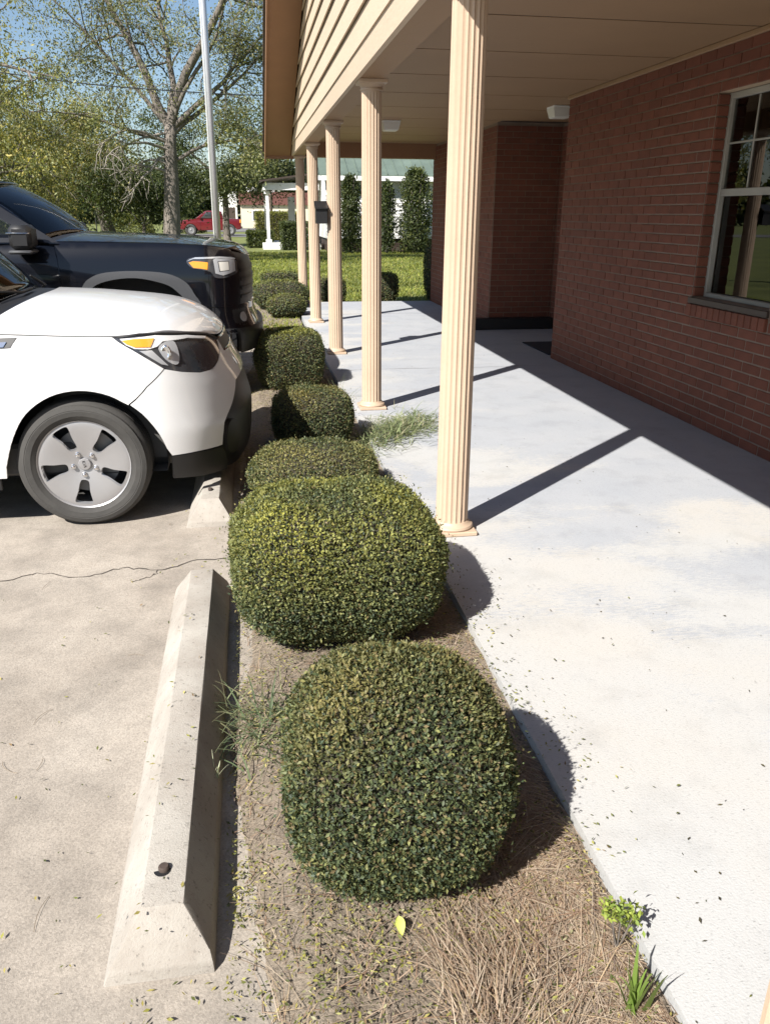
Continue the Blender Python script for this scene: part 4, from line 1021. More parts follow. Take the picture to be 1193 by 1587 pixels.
for mr in (None, 'far'):
    panel('fender', [(-1.035, .45), (-1.0, 1.0), (-1.014, 1.18), (-1.04, 1.292), (-.24, 1.283), (.10, 1.266), (.32, 1.248), (.45, 1.238), (.45, .80), (.05, .80)]+flo[::-1][4:], ts, M['navy_car'], tac, 0, .02, .04, mirror=mr)
    panel('fender_flare', flo+fli[::-1], ts, M['flare'], tac, .028, .045, .03, mirror=mr)
    hl = panel('headlight', crom([(-.052, 1.148), (.004, 1.180), (.20, 1.182), (.419, 1.166), (.405, 1.063), (.30, 1.035), (.205, 1.021), (.12, 1.028), (.085, 1.070), (-.007, 1.098)], 3, True), ts, M['lampdark'], tac, .006, .02, .022, mirror=mr)
    panel('indicator', [(-.034, 1.140), (.0, 1.150), (.070, 1.140), (.062, 1.087), (.0, 1.100)], ts, M['amber'], hl, .010, .006, .02, mirror=mr)
    panel('reflector', [(.118, 1.160), (.145, 1.168), (.39, 1.160), (.372, 1.070), (.20, 1.040), (.125, 1.058)], ts, M['lampsilver'], hl, .009, .006, .022, [[(.16, 1.148), (.30, 1.148), (.29, 1.075), (.165, 1.068)]], mirror=mr)
    panel('lens', [(.17, 1.143), (.29, 1.143), (.282, 1.080), (.175, 1.074)], ts, M['lampshade'], hl, .008, .004, .02, mirror=mr)
    panel('lamp_trim', [(-.048, 1.150), (.004, 1.178), (.20, 1.181), (.415, 1.165), (.40, 1.156), (.20, 1.170), (.0, 1.166)], ts, M['lampsilver'], hl, .010, .004, .022, mirror=mr)
    fg_ = panel('fog_lamp_pocket', crom([(.30, .765), (.40, .775), (.56, .765), (.60, .70), (.54, .64), (.38, .64), (.30, .69)], 3, True), ts, M['black'], tac, .004, .03, .03, mirror=mr)
    panel('fog_lamp', crom([(.44, .735), (.50, .74), (.53, .70), (.50, .665), (.44, .668), (.41, .70)], 3, True), ts, M['lampsilver'], fg_, .009, .006, .02, mirror=mr)
    panel('bumper_trim', [(.17, .625), (.42, .615), (.46, .57), (.22, .58)], ts, M['flare'], tac, .004, .01, .03, mirror=mr)
    panel('door', [(-1.040, .45), (-1.006, 1.0), (-1.020, 1.18), (-1.046, 1.292), (-2.13, 1.285), (-2.13, .45)], ts, M['navy_car'], tac, 0, .02, .06, mirror=mr)
    panel('rear_door', [(-2.137, .45), (-2.137, 1.285), (-3.0, 1.28), (-3.0, .80), (-2.9, .45)], ts, M['navy_car'], tac, 0, .02, .08, mirror=mr)
    rarc = crom([(-4.25, .45), (-4.2, .75), (-4.0, .98), (-3.68, 1.04), (-3.35, .98), (-3.17, .75), (-3.12, .45)], 3)
    panel('bed_side', [(-3.04, .5), (-3.04, 1.28), (-4.82, 1.28), (-4.82, .5)]+rarc+[(-3.1, .45)], ts, M['navy_car'], tac, 0, .02, .08, mirror=mr)
panel('front_bumper', [(.055, .795), (.45, .795), (1, .795), (1, .45), (.3, .42), (.08, .47)], ts, M['navy_car'], tac, .004, .03, .04, [[(.30, .765), (.56, .765), (.58, .66), (.31, .66)]], mirror='both')
panel('lower_bumper', [(.30, .62), (1, .60), (1, .44), (.34, .43)], ts, M['black'], tac, .035, .05, .04, mirror='both')
gr = panel('grille', [(.455, 1.222), (.75, 1.19), (1, 1.14), (1, .80), (.455, .80)], ts, M['black'], tac, -.006, .02, .04, mirror='both')
for z in (.86, .93, 1.0, 1.07): panel('grille_bar', [(.48, z+.012), (1, z+.012), (1, z-.012), (.48, z-.012)], ts, M['black'], gr, .003, .012, .04, mirror='both')
hd, rear = hood('hood', ts, [(u, z+.003) for u, z in TZ], TZC, -1.03, .20, M['navy_car'], tac, 3.2, -.3)
cowl1 = [p+np.array([-.09, 0, -.01]) for p in rear]
loft('cowl', [[p+np.array([.05, 0, -.03]) for p in rear], [p+np.array([-.004, 0, -.02]) for p in rear], cowl1], M['black'], tac, .01)
inw = lambda p, k: np.array([p[0], CY[0]+(p[1]-CY[1 if False else 0])*k, p[2]])
cowl1 = [inw(p, .93) for p in cowl1]
sg_ = np.sign(rear[-1][1]-rear[0][1])
top = [np.array([-2.13+.14*(1-v*v), .64*v*sg_, 1.665+.055*(1-v*v)])+to for v in np.linspace(-1, 1, 33)]
rows = [[a*(1-t)+b*t+np.array([.02, 0, .03])*math.sin(math.pi*t) for a, b in zip(cowl1, top)] for t in np.linspace(0, 1, 12)]
loft('windshield', rows, M['carglass'], tac, .005)
ty_ = lambda z: hermite(z, [(1.28, .885), (1.4, .83), (1.55, .74), (1.69, .66)])
tg_ = lambda x, z: np.array([x, -ty_(z), z])+to
wf = [(-1.68, 1.325), (-2.20, 1.625), (-2.60, 1.635), (-2.60, 1.315)]; wr = [(-2.68, 1.315), (-2.68, 1.635), (-3.22, 1.60), (-3.36, 1.315)]
for mr in (None, 'far'):
    panel('cabin_frame', [(-1.50, 1.29), (-1.62, 1.365), (-2.14, 1.675), (-2.6, 1.69), (-3.3, 1.66), (-3.52, 1.29)], tg_, M['navy_car'], tac, 0, .03, .07, [wf, wr], mirror=mr)
    panel('side_window', wf, tg_, M['carglass'], tac, -.004, .004, .08, mirror=mr); panel('side_window', wr, tg_, M['carglass'], tac, -.004, .004, .08, mirror=mr)
    s_ = -1 if mr is None else 1
    mi = MB().add(*boxvf(to+[-1.79, s_*.93, 1.245], to+[-1.63, s_*1.15, 1.42], .03)).obj('mirror', M['blackpaint'], tac, True, 40)
    MB().add(*boxvf(to+[-1.80, s_*.92, 1.215], to+[-1.635, s_*1.16, 1.243], .012)).obj('mirror_base', M['flare'], mi, True, 40)
    MB().add(*boxvf(to+[-1.80, s_*.94, 1.355], to+[-1.64, s_*1.157, 1.366], .004)).obj('mirror_trim', M['chrome'], mi, True, 40)
    MB().tube([to+[-1.70, s_*.86, 1.28], to+[-1.70, s_*.96, 1.28]], .025, 8).obj('mirror_arm', M['blackpaint'], mi, True)
for e in (0, -1):
    A = [r_[e] for r_ in rows]; s_ = -1 if A[0][1] < CY[0] else 1
    MB().tube([p+np.array([-.03, s_*.008, -.004]) for p in A], .03, 8).obj('pillar', M['navy_car'], tac, True)
rf = [[p for p in top]]+[[np.array([x, .66*v*sg_, z+.05*(1-v*v)])+to for v in np.linspace(-1, 1, 33)] for (x, z) in [(-2.5, 1.695), (-3.0, 1.69), (-3.34, 1.66)]]
loft('roof', rf, M['navy_car'], tac, .02)
lr = rf[-1]; bw = [np.array([to[0]-3.5, CY[0]+(p[1]-CY[0])*1.25, to[2]+1.29]) for p in lr]
loft('rear_window', [lr, bw], M['carglass'], tac, .01); loft('cabin_back', [bw, [np.array([p[0], p[1], to[2]+.55]) for p in bw]], M['navy_car'], tac, .02)
MB().box(to+[-5.30, -.90, .55], to+[-5.26, .90, 1.28], .01).box(to+[-5.25, -.80, .62], to+[-3.55, .80, .66], .01).obj('tailgate', M['navy_car'], tac)
mb = MB().box(to+[-1.95, -.80, .9], to+[-1.55, .80, 1.30], .06).box(to+[-5.2, -.60, .40], to+[-.5, .60, .60], .02).box(to+[-2.75, -.68, .7], to+[-2.45, -.14, 1.45], .05).box(to+[-2.75, .14, .7], to+[-2.45, .68, 1.45], .05).box(to+[-1.3, -.62, .5], to+[-.2, .62, 1.1], .05)
mb.obj('cabin_interior', M['interior'], tac)
mb = MB()
for sx in (-.93, -4.17):
    for sy in (-1, 1):
        V, F = lathe([(.62, .0), (.62, .42), (.02, .42)], (0, 0, 0), 30, 'Y', False); mb.add([(to[0]+sx+v[0], to[1]+sy*(.87-v[1]), to[2]+.44+v[2]) for v in V if True], F)
V2 = [v if v[2] > ZG+.42 else (v[0], v[1], ZG+.42) for v in mb.V]; mb.V = V2
tag(mb.obj('wheel_well', M['interior'], tac), kind='stuff')
for sx in (-.93, -4.17):
    for sy in (-1, 1): wheel(tac, (to[0]+sx, to[1]+sy*.90, ZG+.388), sy, .388, .225, .25, [30, 90, 150, 210, 270, 330], 6, None, sx > -1)
MB().tube([to+[-.05, -.60, 1.235], to+[-.05, -.60, 1.25]], .004, 4).obj('hood_clip', M['black'], tac)

# ------------------------------------------------------------------ trees and background
def limb(p0, d0, L, r0, r1, r, bend=.25, n=7, sag=0.):
    p = np.array(p0, float); d = norm(np.array(d0, float)); pts = [p.copy()]
    for i in range(n):
        d = norm(d+r.normal(0, bend/np.sqrt(n), 3)+np.array([0, 0, -sag/n])); p = p+d*L/n; pts.append(p.copy())
    return pts, np.linspace(r0, r1, n+1)
def interp_path(pts, t):
    k = t*(len(pts)-1); i = min(int(k), len(pts)-2); f = k-i
    return pts[i]*(1-f)+pts[i+1]*f, norm(pts[i+1]-pts[i])
def tree(name, label, cat, base, trunk_h, r0, mains, seed, nleaf, Lf, cols, p, spread=.55, sag=.25, clump=.55, lean=(0, 0), bare=0, group='trees beyond the lawn', twigs=(5, 4), subL=.55, clear=0.):
    t = thing(name, label, cat, base, group); r = rng(seed); mb = MB(); base = np.array(base, float)
    tp = [base+np.array([lean[0]*max(s_, 0)**1.5+.02*math.sin(7*s_+seed), lean[1]*max(s_, 0)**1.5, trunk_h*s_]) for s_ in np.linspace(-.03, 1, 9)]
    flare = [r0*(1.0-.42*s_)+r0*.45*max(0, .12-s_)/.15 for s_ in np.linspace(-.03, 1, 9)]
    mb.tube(tp, flare, 14); tips = []; subs = []
    for (s0, d, L, rr) in mains:
        p0, _ = interp_path(tp, min(s0, .97)); pts, rad = limb(p0, d, L, rr, rr*.10, r, .35, 9, sag*.3); mb.tube(pts, rad, 9, False); subs.append((pts, L, rr))
    for pts, L, rr in subs:
        for k in range(twigs[0]+int(L*.8)):
            q, d = interp_path(pts, r.uniform(.28, 1.)); dd = norm(d*.6+r.normal(0, .75, 3)+np.array([0, 0, .1])); l2 = L*subL*r.uniform(.4, .9)
            p2, ra2 = limb(q, dd, l2, rr*.30, rr*.07, r, .6, 6, sag); mb.tube(p2, ra2, 5, False)
            for j in range(twigs[1]):
                q3, d3 = interp_path(p2, r.uniform(.35, 1.)); d4 = norm(d3*.5+r.normal(0, .8, 3)+np.array([0, 0, -.1])); l3 = l2*r.uniform(.25, .55)
                p3, ra3 = limb(q3, d4, l3, rr*.075, rr*.022, r, .7, 4, sag*1.4); mb.tube(p3, ra3, 4, False)
                tips += [interp_path(p3, u)[0] for u in (.3, .65, 1.)]
        tips += [interp_path(pts, u)[0] for u in (.8, 1.)]
    tr = mb.obj('trunk', M['bark'], t, True)
    tips = np.array(tips); c = tips[r.randint(0, len(tips), nleaf)]; off = r.normal(0, 1, (nleaf, 3)); P = c+off*clump*r.rand(nleaf, 1)**.5*np.array([1, 1, .75])
    A = norm(r.normal(0, .8, (nleaf, 3))+np.array([0, 0, -.45])); U = norm(r.normal(0, .8, (nleaf, 3))+np.array([0, 0, .6]))
    if clear:
        ok = ~((np.hypot(P[:, 0]-base[0]-lean[0]*.5, 0*P[:, 0]) < clear) & (P[:, 1] < base[1]+.6) & (P[:, 2] < base[2]+trunk_h*.97)); P, A, U, c = P[ok], A[ok], U[ok], c[ok]; nleaf = len(P)
    tint = pick(r, nleaf, cols, p, .2); cl = 1+.25*np.sin(c[:, 0]*2.3+c[:, 2]*3.1+seed)
    LL = Lf*(.6+.8*r.rand(nleaf)); leaves('crown', P, A, U, LL, LL*.42, np.clip(tint*cl[:, None], .004, .6), M['treeleaf'], t, .15)
    return t
PEC = [(.16, .175, .085), (.21, .22, .10), (.10, .115, .055), (.26, .24, .09)]
YEL = [(.23, .22, .08), (.18, .195, .08), (.31, .265, .075), (.11, .125, .06)]
DKG = [(.06, .08, .03), (.04, .056, .024), (.10, .12, .042)]
tree('pecan_tree', 'tall grey-barked pecan tree with forked trunk behind the black pickup', 'tree', (-2.35, 28, -.15), 4.1, .30,
     [(1., (-.42, .1, 1), 7.5, .14), (1., (.12, 0, 1), 7.5, .16), (.98, (.05, .3, 1), 6., .12), (.97, (.75, -.1, 1), 4.8, .10), (.97, (-.8, .2, .9), 5.2, .08), (.97, (.3, -.4, 1), 5.4, .08), (.88, (-.9, -.2, .45), 4.0, .07), (.75, (.9, .2, .35), 3.4, .07), (.92, (1., .1, .9), 4.5, .09)],
     61, 46000, .085, PEC, [.35, .3, .2, .15], sag=.35, clump=.40, lean=(.25, 0), twigs=(8, 6), clear=.75)
tree('broadleaf_tree', 'yellow-green tree with leaning pale trunk left of the pecan tree', 'tree', (-5.1, 34, -.15), 2.6, .30,
     [(.97, (-.6, 0, .8), 3.3, .14), (.97, (.4, -.2, .8), 2.5, .13), (.95, (-.9, .3, .4), 3.6, .10), (.9, (.9, 0, .35), 2.4, .08), (.9, (-.6, -.8, .35), 3.2, .09), (.97, (0, .5, 1), 3.2, .12), (.85, (-1, -.1, .2), 3.4, .07)],
     62, 30000, .10, YEL, [.35, .3, .2, .15], sag=.5, clump=.44, lean=(-.5, 0), clear=.55)
tree('broadleaf_tree', 'bushy yellow-leaved tree at the far left edge above the pickup windshield', 'tree', (-9.0, 27, -.15), 2.4, .28,
     [(.97, (.3, 0, .8), 2.8, .13), (.97, (-.5, .2, 1), 3.2, .13), (.9, (1, -.2, .35), 3.4, .10), (.85, (.8, .6, .3), 3.2, .09), (.9, (.3, -.9, .4), 2.8, .09), (.8, (1., -.1, .1), 3.2, .07), (.95, (.6, 0, .9), 4.2, .10), (.95, (.8, .2, 1.1), 4.6, .08)],
     63, 26000, .10, YEL, [.3, .3, .2, .2], sag=.5, clump=.42)
tree('sapling_tree', 'small dark slim-stemmed tree between the leaning trunk and the pecan', 'tree', (-3.75, 33, -.15), 1.2, .10,
     [(1., (-.3, 0, 1), 2.6, .06), (1., (.4, .1, 1), 2.4, .06), (.9, (-.7, .2, .6), 2.0, .04), (.9, (.7, -.2, .6), 1.8, .04)], 64, 13000, .11, DKG, [.5, .25, .25], clump=.5)
tree('broadleaf_tree', 'dark green tree behind the flagpole, crown over the red pickup', 'tree', (-.9, 42, -.15), 2.6, .2,
     [(1., (-.4, 0, 1), 3.6, .11), (1., (.5, 0, 1), 3.6, .11), (.95, (.9, .1, .45), 3.0, .07), (.9, (-.9, 0, .4), 3.0, .07), (.9, (.2, -.8, .5), 2.4, .07)], 65, 26000, .13, DKG+[(.10, .11, .035)], [.35, .2, .25, .2], sag=.5, clump=.6)
tree('broadleaf_tree', 'dark shady tree behind the yellow-green trees at left', 'tree', (-10.5, 44, -.15), 2.0, .25,
     [(1., (-.6, 0, 1), 4.6, .12), (1., (.6, 0, 1), 4.6, .12), (.9, (1, .1, .4), 4.2, .09), (.9, (-1, 0, .4), 4.2, .09), (.9, (.2, -.9, .4), 3.4, .08)], 66, 24000, .18, DKG+[(.12, .12, .035)], [.4, .25, .2, .15], sag=.4, clump=.75)
tree('overhanging_tree', 'leafy branch tips hanging into the sky at the top left corner', 'tree', (-8.6, 17.0, -.15), 4.0, .26,
     [(.97, (.85, .1, .45), 5.6, .10), (.97, (.75, -.3, .38), 5.0, .09), (.97, (-.4, .2, 1), 4., .13), (.97, (.6, .4, .65), 5.4, .10)], 67, 9000, .08, PEC+[(.26, .25, .06)], [.2, .3, .1, .15, .25], sag=.25, clump=.38, twigs=(3, 3))
# pale dead branches hanging in front of the leaning-trunk tree
db = thing('dead_branches', 'tangle of pale bare dead branches hanging left of the pecan trunk', 'branches', (-2.3, 27.6, 3.2)); r = rng(68); mb = MB()
for k in range(6):
    pts, rad = limb((-2.30, 27.9, 2.6+.22*k), (-1, -.25+.1*r.normal(), r.uniform(-.15, .75)), r.uniform(1.6, 2.9), .05, .012, r, .5, 8, .9); mb.tube(pts, rad, 6, False)
    for j in range(9):
        q, d = interp_path(pts, r.uniform(.3, 1)); p2, ra2 = limb(q, norm(d+r.normal(0, .7, 3)+np.array([0, 0, -.35])), r.uniform(.4, 1.1), .018, .005, r, .7, 5, .5); mb.tube(p2, ra2, 4, False)
tag(mb.obj('branch', mat('dead_wood', (.235, .21, .18), .9, var=.2, vscale=9), db, True), kind='stuff')
# shrubs against the white house
def shrub(label, x, y, w, h, seed, n, cols, p, L=.13):
    t = thing('tall_shrub', label, 'shrub', (x, y, -.13), 'shrubs against the white house'); r = rng(seed); mb = MB()
    for k in range(6):
        a = k*1.05+seed; mb.tube([(x+.05*math.cos(a), y+.05*math.sin(a), -.2), (x+w*.2*math.cos(a), y+w*.2*math.sin(a), h*.5), (x+w*.25*math.cos(a+.3), y+w*.25*math.sin(a), h*.93)], [.04, .025, .01], 5)
    mb.obj('stem', M['bark'], t)
    z = r.rand(n)**.85; a = r.rand(n)*6.283; prof = (np.sin(np.clip(z*.90+.09, 0, 1)*math.pi)**.35)*(1-.15*z); rr = r.rand(n)**.4*w*.5*prof*(1+.32*np.sin(a*3+z*7+seed)+.18*np.sin(a*2-z*17+seed*2))
    P = np.stack([x+rr*np.cos(a), y+rr*np.sin(a), -.1+z*h], 1)+r.normal(0, .05, (n, 3))
    leaves('foliage', P, norm(r.normal(0, .7, (n, 3))+[0, 0, .5]), norm(r.normal(0, .7, (n, 3))+[0, 0, .5]), L*(.6+.8*r.rand(n)), L*.45, pick(r, n, cols, p, .22), M['treeleaf'], t)
shrub('tall loose dark shrub at the house corner seen between the second and third columns', 4.25, 35.0, .90, 2.9, 71, 5500, DKG+[(.11, .12, .05)], [.35, .2, .3, .15])
shrub('narrow dark shrub behind the second full column', 5.78, 35.0, .60, 2.7, 72, 3200, DKG, [.45, .3, .25])
shrub('broad tall dark shrub covering the house wall right of the second full column', 6.95, 34.9, 1.4, 3.2, 73, 7000, DKG+[(.10, .11, .03)], [.4, .2, .25, .15])
def hedge(label, x0, x1, y, d, h, seed, n, cols, p, z0=-.13):
    t = thing('hedge', label, 'hedge', ((x0+x1)/2, y, z0), 'hedges in front of the white house'); r = rng(seed)
    box('twigs', (x0+.1, y-d/2+.1, z0), (x1-.1, y+d/2-.1, z0+h-.1), M['twig_core'], t, .08)
    f = r.rand(n); P = np.stack([x0+(x1-x0)*r.rand(n), y-d/2+d*r.rand(n), z0+h*r.rand(n)], 1)
    m1 = f < .45; P[m1, 1] = y-d/2+r.rand(m1.sum())*.10; m2 = (f >= .45) & (f < .8); P[m2, 2] = z0+h-r.rand(m2.sum())*.1; m3 = f >= .9; P[m3, 0] = x0+r.rand(m3.sum())*.1
    P += r.normal(0, .035, P.shape)
    leaves('foliage', P, norm(r.normal(0, .7, (n, 3))+[0, 0, .4]), norm(r.normal(0, .6, (n, 3))+[0, -.2, .6]), .09*(.6+.8*r.rand(n)), .045, pick(r, n, cols, p, .22), M['treeleaf'], t)
hedge('low clipped hedge left of the white porch post', .05, 1.25, 41.0, 1.0, .72, 74, 5000, DKG+[(.12, .14, .03)], [.35, .2, .25, .2])
hedge('taller dark rounded hedge right of the white porch post', 1.55, 2.75, 38.5, 1.0, 1.15, 75, 5000, DKG, [.4, .3, .3])
hedge('sunny yellow-green hedge beyond the porch post', .6, 3.2, 52, 1.2, 1.6, 76, 5000, [(.18, .18, .035), (.12, .13, .03)], [.6, .4])
# white house
hs = thing('white_house', 'white clapboard house with green metal roof and posted porch', 'house', (9, 41, -.13))
hb = box('underfloor_shade', (3.5, 36.3, -.13), (16, 45, .42), M['darktrim'], hs, 0)  # dark box stands for the shaded gap under the raised floor
hw = box('wall', (3.4, 36.2, .425), (16.1, 45.1, 2.86), M['white'], hs, 0)
for k in range(17):
    z = .43+k*.142; V, F = prism([(36.165, z), (36.198, z), (36.198, z+.14), (36.188, z+.14)], 'X', 3.36, 16.1); obj('clapboard', V, F, M['white'], hw)
    V, F = prism([(3.365, z), (3.398, z), (3.398, z+.14), (3.388, z+.14)], 'Y', 36.2, 45.1); obj('clapboard', V if True else V, F, M['white'], hw) if False else None
def hwin(x0, x1, z0, z1):
    f = box('window', (x0, 36.13, z0), (x1, 36.16, z1), M['white'], hs, 0); box('pane', (x0+.09, 36.12, z0+.09), (x1-.09, 36.128, z1-.09), M['lampdark'], f, 0)
    box('sash_bar', (x0+.08, 36.10, (z0+z1)/2-.025), (x1-.08, 36.118, (z0+z1)/2+.025), M['white'], f, 0)
for x in (5.05, 8.4, 10.6): hwin(x, x+.95, .95, 2.45)
rfv = [(35.75, 2.83), (40.6, 4.9), (45.5, 2.83)]
V, F = prism([(35.7, 2.86), (40.6, 5.0), (45.5, 2.86), (45.5, 2.93), (40.6, 5.08), (35.7, 2.93)], 'X', 3.0, 16.6); rf_ = obj('roof', V, F, M['greenroof'], hs)
for k in range(34):
    x = 3.02+k*.41; V, F = prism([(35.69, 2.931), (40.6, 5.081), (40.6, 5.121), (35.69, 2.971)], 'X', x, x+.035); obj('roof_rib', V, F, M['greenroof'], rf_)
box('fascia', (3.0, 35.66, 2.70), (16.6, 35.70, 2.88), M['white'], hs, 0); box('soffit', (3.02, 35.705, 2.78), (16.6, 36.15, 2.82), M['white'], hs, 0)
V, F = prism([(35.8, 2.85), (40.6, 4.95), (45.4, 2.85)], 'X', 3.42, 3.5); obj('gable', V, F, M['white'], hs)
box('porch_floor', (.75, 38.6, -.13), (3.35, 43.6, .12), M['white'], hs, .01)
V, F = prism([(.7, 2.70), (3.3, 3.06), (3.3, 3.13), (.7, 2.77)], 'Y', 38.3, 43.8); obj('porch_roof', V, F, M['darktrim'], hs)
box('porch_beam', (.9, 38.6, 2.38), (3.3, 38.75, 2.68), M['white'], hs, .01); box('porch_beam', (.85, 38.76, 2.38), (1.0, 43.6, 2.66), M['white'], hs, .01)
for (x, y) in ((1.02, 39.2), (1.02, 42.9), (2.75, 43.4)): MB().box((x-.07, y-.07, .125), (x+.07, y+.07, 2.37), .01).box((x-.13, y-.13, 2.22), (x+.13, y+.13, 2.33), .01).box((x-.13, y-.13, .13), (x+.13, y+.13, .30), .01).obj('porch_post', M['white'], hs)
for x in (2.15, 2.6): box('shutter', (x, 43.7, .9), (x+.35, 43.74, 2.2), M['white'], hs, .01)
# far commercial building, white shed
fb = thing('far_building', 'low cream building with red-brown band far beyond the porch post', 'building', (4, 98, -.13))
box('wall', (-.45, 95, -.13), (14, 105, 2.25), M['beige'], fb, 0); box('fascia_band', (-.6, 94.7, 2.25), (14.2, 105, 3.55), M['redband'], fb, 0)
box('roof_unit', (2.2, 97, 3.55), (3.4, 99, 4.3), M['white'], fb, .05); box('roof_unit', (.3, 97, 3.55), (1.3, 99, 4.1), M['white'], fb, .05)
for x in (.8, 2.0, 3.0): f = box('window', (x, 94.95, .6), (x+.7, 94.99, 1.7), M['white'], fb, 0); box('pane', (x+.08, 94.93, .68), (x+.62, 94.948, 1.62), M['lampdark'], f, 0)
sh_ = thing('white_shed', 'tall white walled building half hidden behind the dark tree and flagpole', 'building', (-2.0, 102, -.13))
box('wall', (-3.4, 100, -.13), (-.85, 106, 4.3), M['white'], sh_, .02); V, F = prism([(99.8, 4.3), (103, 5.1), (106.2, 4.3)], 'X', -3.5, -.75); obj('roof', V, F, M['shingle'], sh_)
box('door', (-1.9, 99.93, -.1), (-1.1, 99.99, 2.0), M['darktrim'], sh_, .01)
# flagpole
fp = thing('flagpole', 'tall silver flagpole rising beyond the hood of the black pickup', 'flagpole', (-.49, 15, -.13))
MB().tube([(-.49, 15, -.13), (-.49, 15, 4), (-.485, 15, 8.6)], [.066, .058, .036], 20).obj('pole', M['pole'], fp, True)
V, F = lathe([(.13, -.13), (.13, -.09), (.075, -.06)], (-.49, 15, 0), 24); obj('collar', V, F, M['pole'], fp, True, 40)
V, F = lathe([(.001, 8.60), (.045, 8.63), (.06, 8.68), (.045, 8.73), (.001, 8.76)], (-.485, 15, 0), 16); obj('finial', V, F, M['pole'], fp, True)
MB().box((-.55, 14.91, .95), (-.53, 14.935, 1.08), .004).obj('cleat', M['steel'], fp)
MB().tube([(-.545, 14.925, 1.0), (-.54, 14.925, 4), (-.53, 14.95, 8.55)], .005, 5).obj('halyard', M['white'], fp)
# utility pole and wires
up_ = thing('utility_pole', 'wooden utility pole with grey transformer beyond the white porch', 'utility pole', (2.4, 80, -.13))
MB().tube([(2.4, 80, -.13), (2.4, 80, 8.2)], [.15, .10], 10).obj('pole', M['wood'], up_, True)
V, F = lathe([(.0, 4.75), (.24, 4.78), (.26, 4.85), (.26, 5.45), (.24, 5.55), (.0, 5.6)], (2.08, 79.9, 0), 16); obj('transformer', V, F, M['alu'], up_, True, 40)
box('crossarm', (1.3, 79.85, 6.9), (3.5, 79.95, 7.02), M['wood'], up_, .01)
def wire(label, pts, rad): return tag(MB().tube(crom(pts, 8), rad, 6).obj('power_line', M['black'], None, True, origin=pts[0]), label, 'power line')
wire('black power line crossing in front of the pecan tree branches', [(-16, 22, 5.6), (-9, 22, 4.72), (-5.38, 22, 4.42), (-3.56, 22, 4.24), (-1.51, 22, 4.14), (.53, 22, 4.10), (4, 22, 4.2), (12, 22, 5.2)], .013)
wire('thin far wire running from the utility pole over the porch roof', [(2.4, 79.9, 6.95), (-8, 78, 6.3), (-30, 76, 6.9)], .02)
# stop sign
ss = thing('stop_sign', 'small red stop sign on a post in front of the leaning trunk', 'sign', (-9.9, 60, -.13))
MB().tube([(-9.9, 60, -.13), (-9.9, 60, 2.75)], .035, 8).obj('post', M['darksteel'], ss)
oct_ = [(-9.9+.42*math.cos(math.radians(22.5+45*k)), 2.45+.42*math.sin(math.radians(22.5+45*k))) for k in range(8)]
V, F = prism(oct_, 'Y', 59.93, 59.955); obj('sign_plate', V, F, M['redband'], ss)
# red pickup on the street
RO = (-2.45, 62.2, -.10)
red = thing('red_pickup_truck', 'red crew-cab pickup parked across the street behind the flagpole', 'pickup truck', RO)
rx = lambda a: RO[0]+a
def arc(cx_, r_, a0, a1, n=9): return [(rx(cx_+r_*math.cos(math.radians(a0+(a1-a0)*k/(n-1)))), RO[2]+.40+r_*math.sin(math.radians(a0+(a1-a0)*k/(n-1)))) for k in range(n)]
Zr = lambda z: RO[2]+z
def redprism(name, poly, y0, y1, m_, bev=.03, par=None):
    bm = bmesh.new(); V, F = prism(poly, 'Y', y0, y1); vs = [bm.verts.new(v) for v in V]; [bm.faces.new([vs[i] for i in f]) for f in F]
    bmesh.ops.bevel(bm, geom=[e for e in bm.edges if abs(e.verts[0].co.y-e.verts[1].co.y) < 1e-4], offset=bev, segments=2, affect='EDGES', profile=.5)
    bm.verts.index_update(); V = [tuple(v.co) for v in bm.verts]; F = [[v.index for v in f.verts] for f in bm.faces]; bm.free()
    return obj(name, V, F, m_, par or red, True, 35)
body = [(rx(-2.12), Zr(.42)), (rx(-2.16), Zr(.62)), (rx(-2.12), Zr(.88)), (rx(-1.98), Zr(1.0)), (rx(-1.0), Zr(1.12)), (rx(.95), Zr(1.13)), (rx(2.12), Zr(1.12)), (rx(2.14), Zr(.55)), (rx(2.10), Zr(.45))]+arc(1.36, .46, 0, 180)+[(rx(.85), Zr(.36)), (rx(-.85), Zr(.36))]+arc(-1.34, .46, 0, 180)
redprism('body', body, RO[1]-.88, RO[1]+.88, M['red_car'], .05)
cab = [(rx(-1.02), Zr(1.12)), (rx(-.35), Zr(1.60)), (rx(-.15), Zr(1.66)), (rx(.62), Zr(1.66)), (rx(.80), Zr(1.60)), (rx(.92), Zr(1.13))]
redprism('cab', cab, RO[1]-.74, RO[1]+.74, M['red_car'], .06)
for q in ([(rx(-.62), Zr(1.16)), (rx(-.22), Zr(1.56)), (rx(.12), Zr(1.57)), (rx(.12), Zr(1.16))], [(rx(.20), Zr(1.16)), (rx(.20), Zr(1.57)), (rx(.62), Zr(1.57)), (rx(.74), Zr(1.16))]): redprism('window', q, RO[1]-.757, RO[1]-.737, M['lampdark'], .002)
V = [(rx(-.98), RO[1]-.66, Zr(1.165)), (rx(-.98), RO[1]+.66, Zr(1.165)), (rx(-.37), RO[1]+.60, Zr(1.605)), (rx(-.37), RO[1]-.60, Zr(1.605))]; V = [(a-.02, b, c+.012) for a, b, c in V]; V += [(a+.015, b, c-.01) for a, b, c in V]; obj('windshield', V, [(0, 3, 2, 1), (4, 5, 6, 7), (0, 1, 5, 4), (1, 2, 6, 5), (2, 3, 7, 6), (3, 0, 4, 7)], M['carglass'], red)
for yy in (-.62, .62): box('headlight', (rx(-2.17), RO[1]+yy-.2, Zr(.82)), (rx(-2.05), RO[1]+yy+.27*(1 if yy > 0 else 1), Zr(.97)), M['lampsilver'], red, .03)
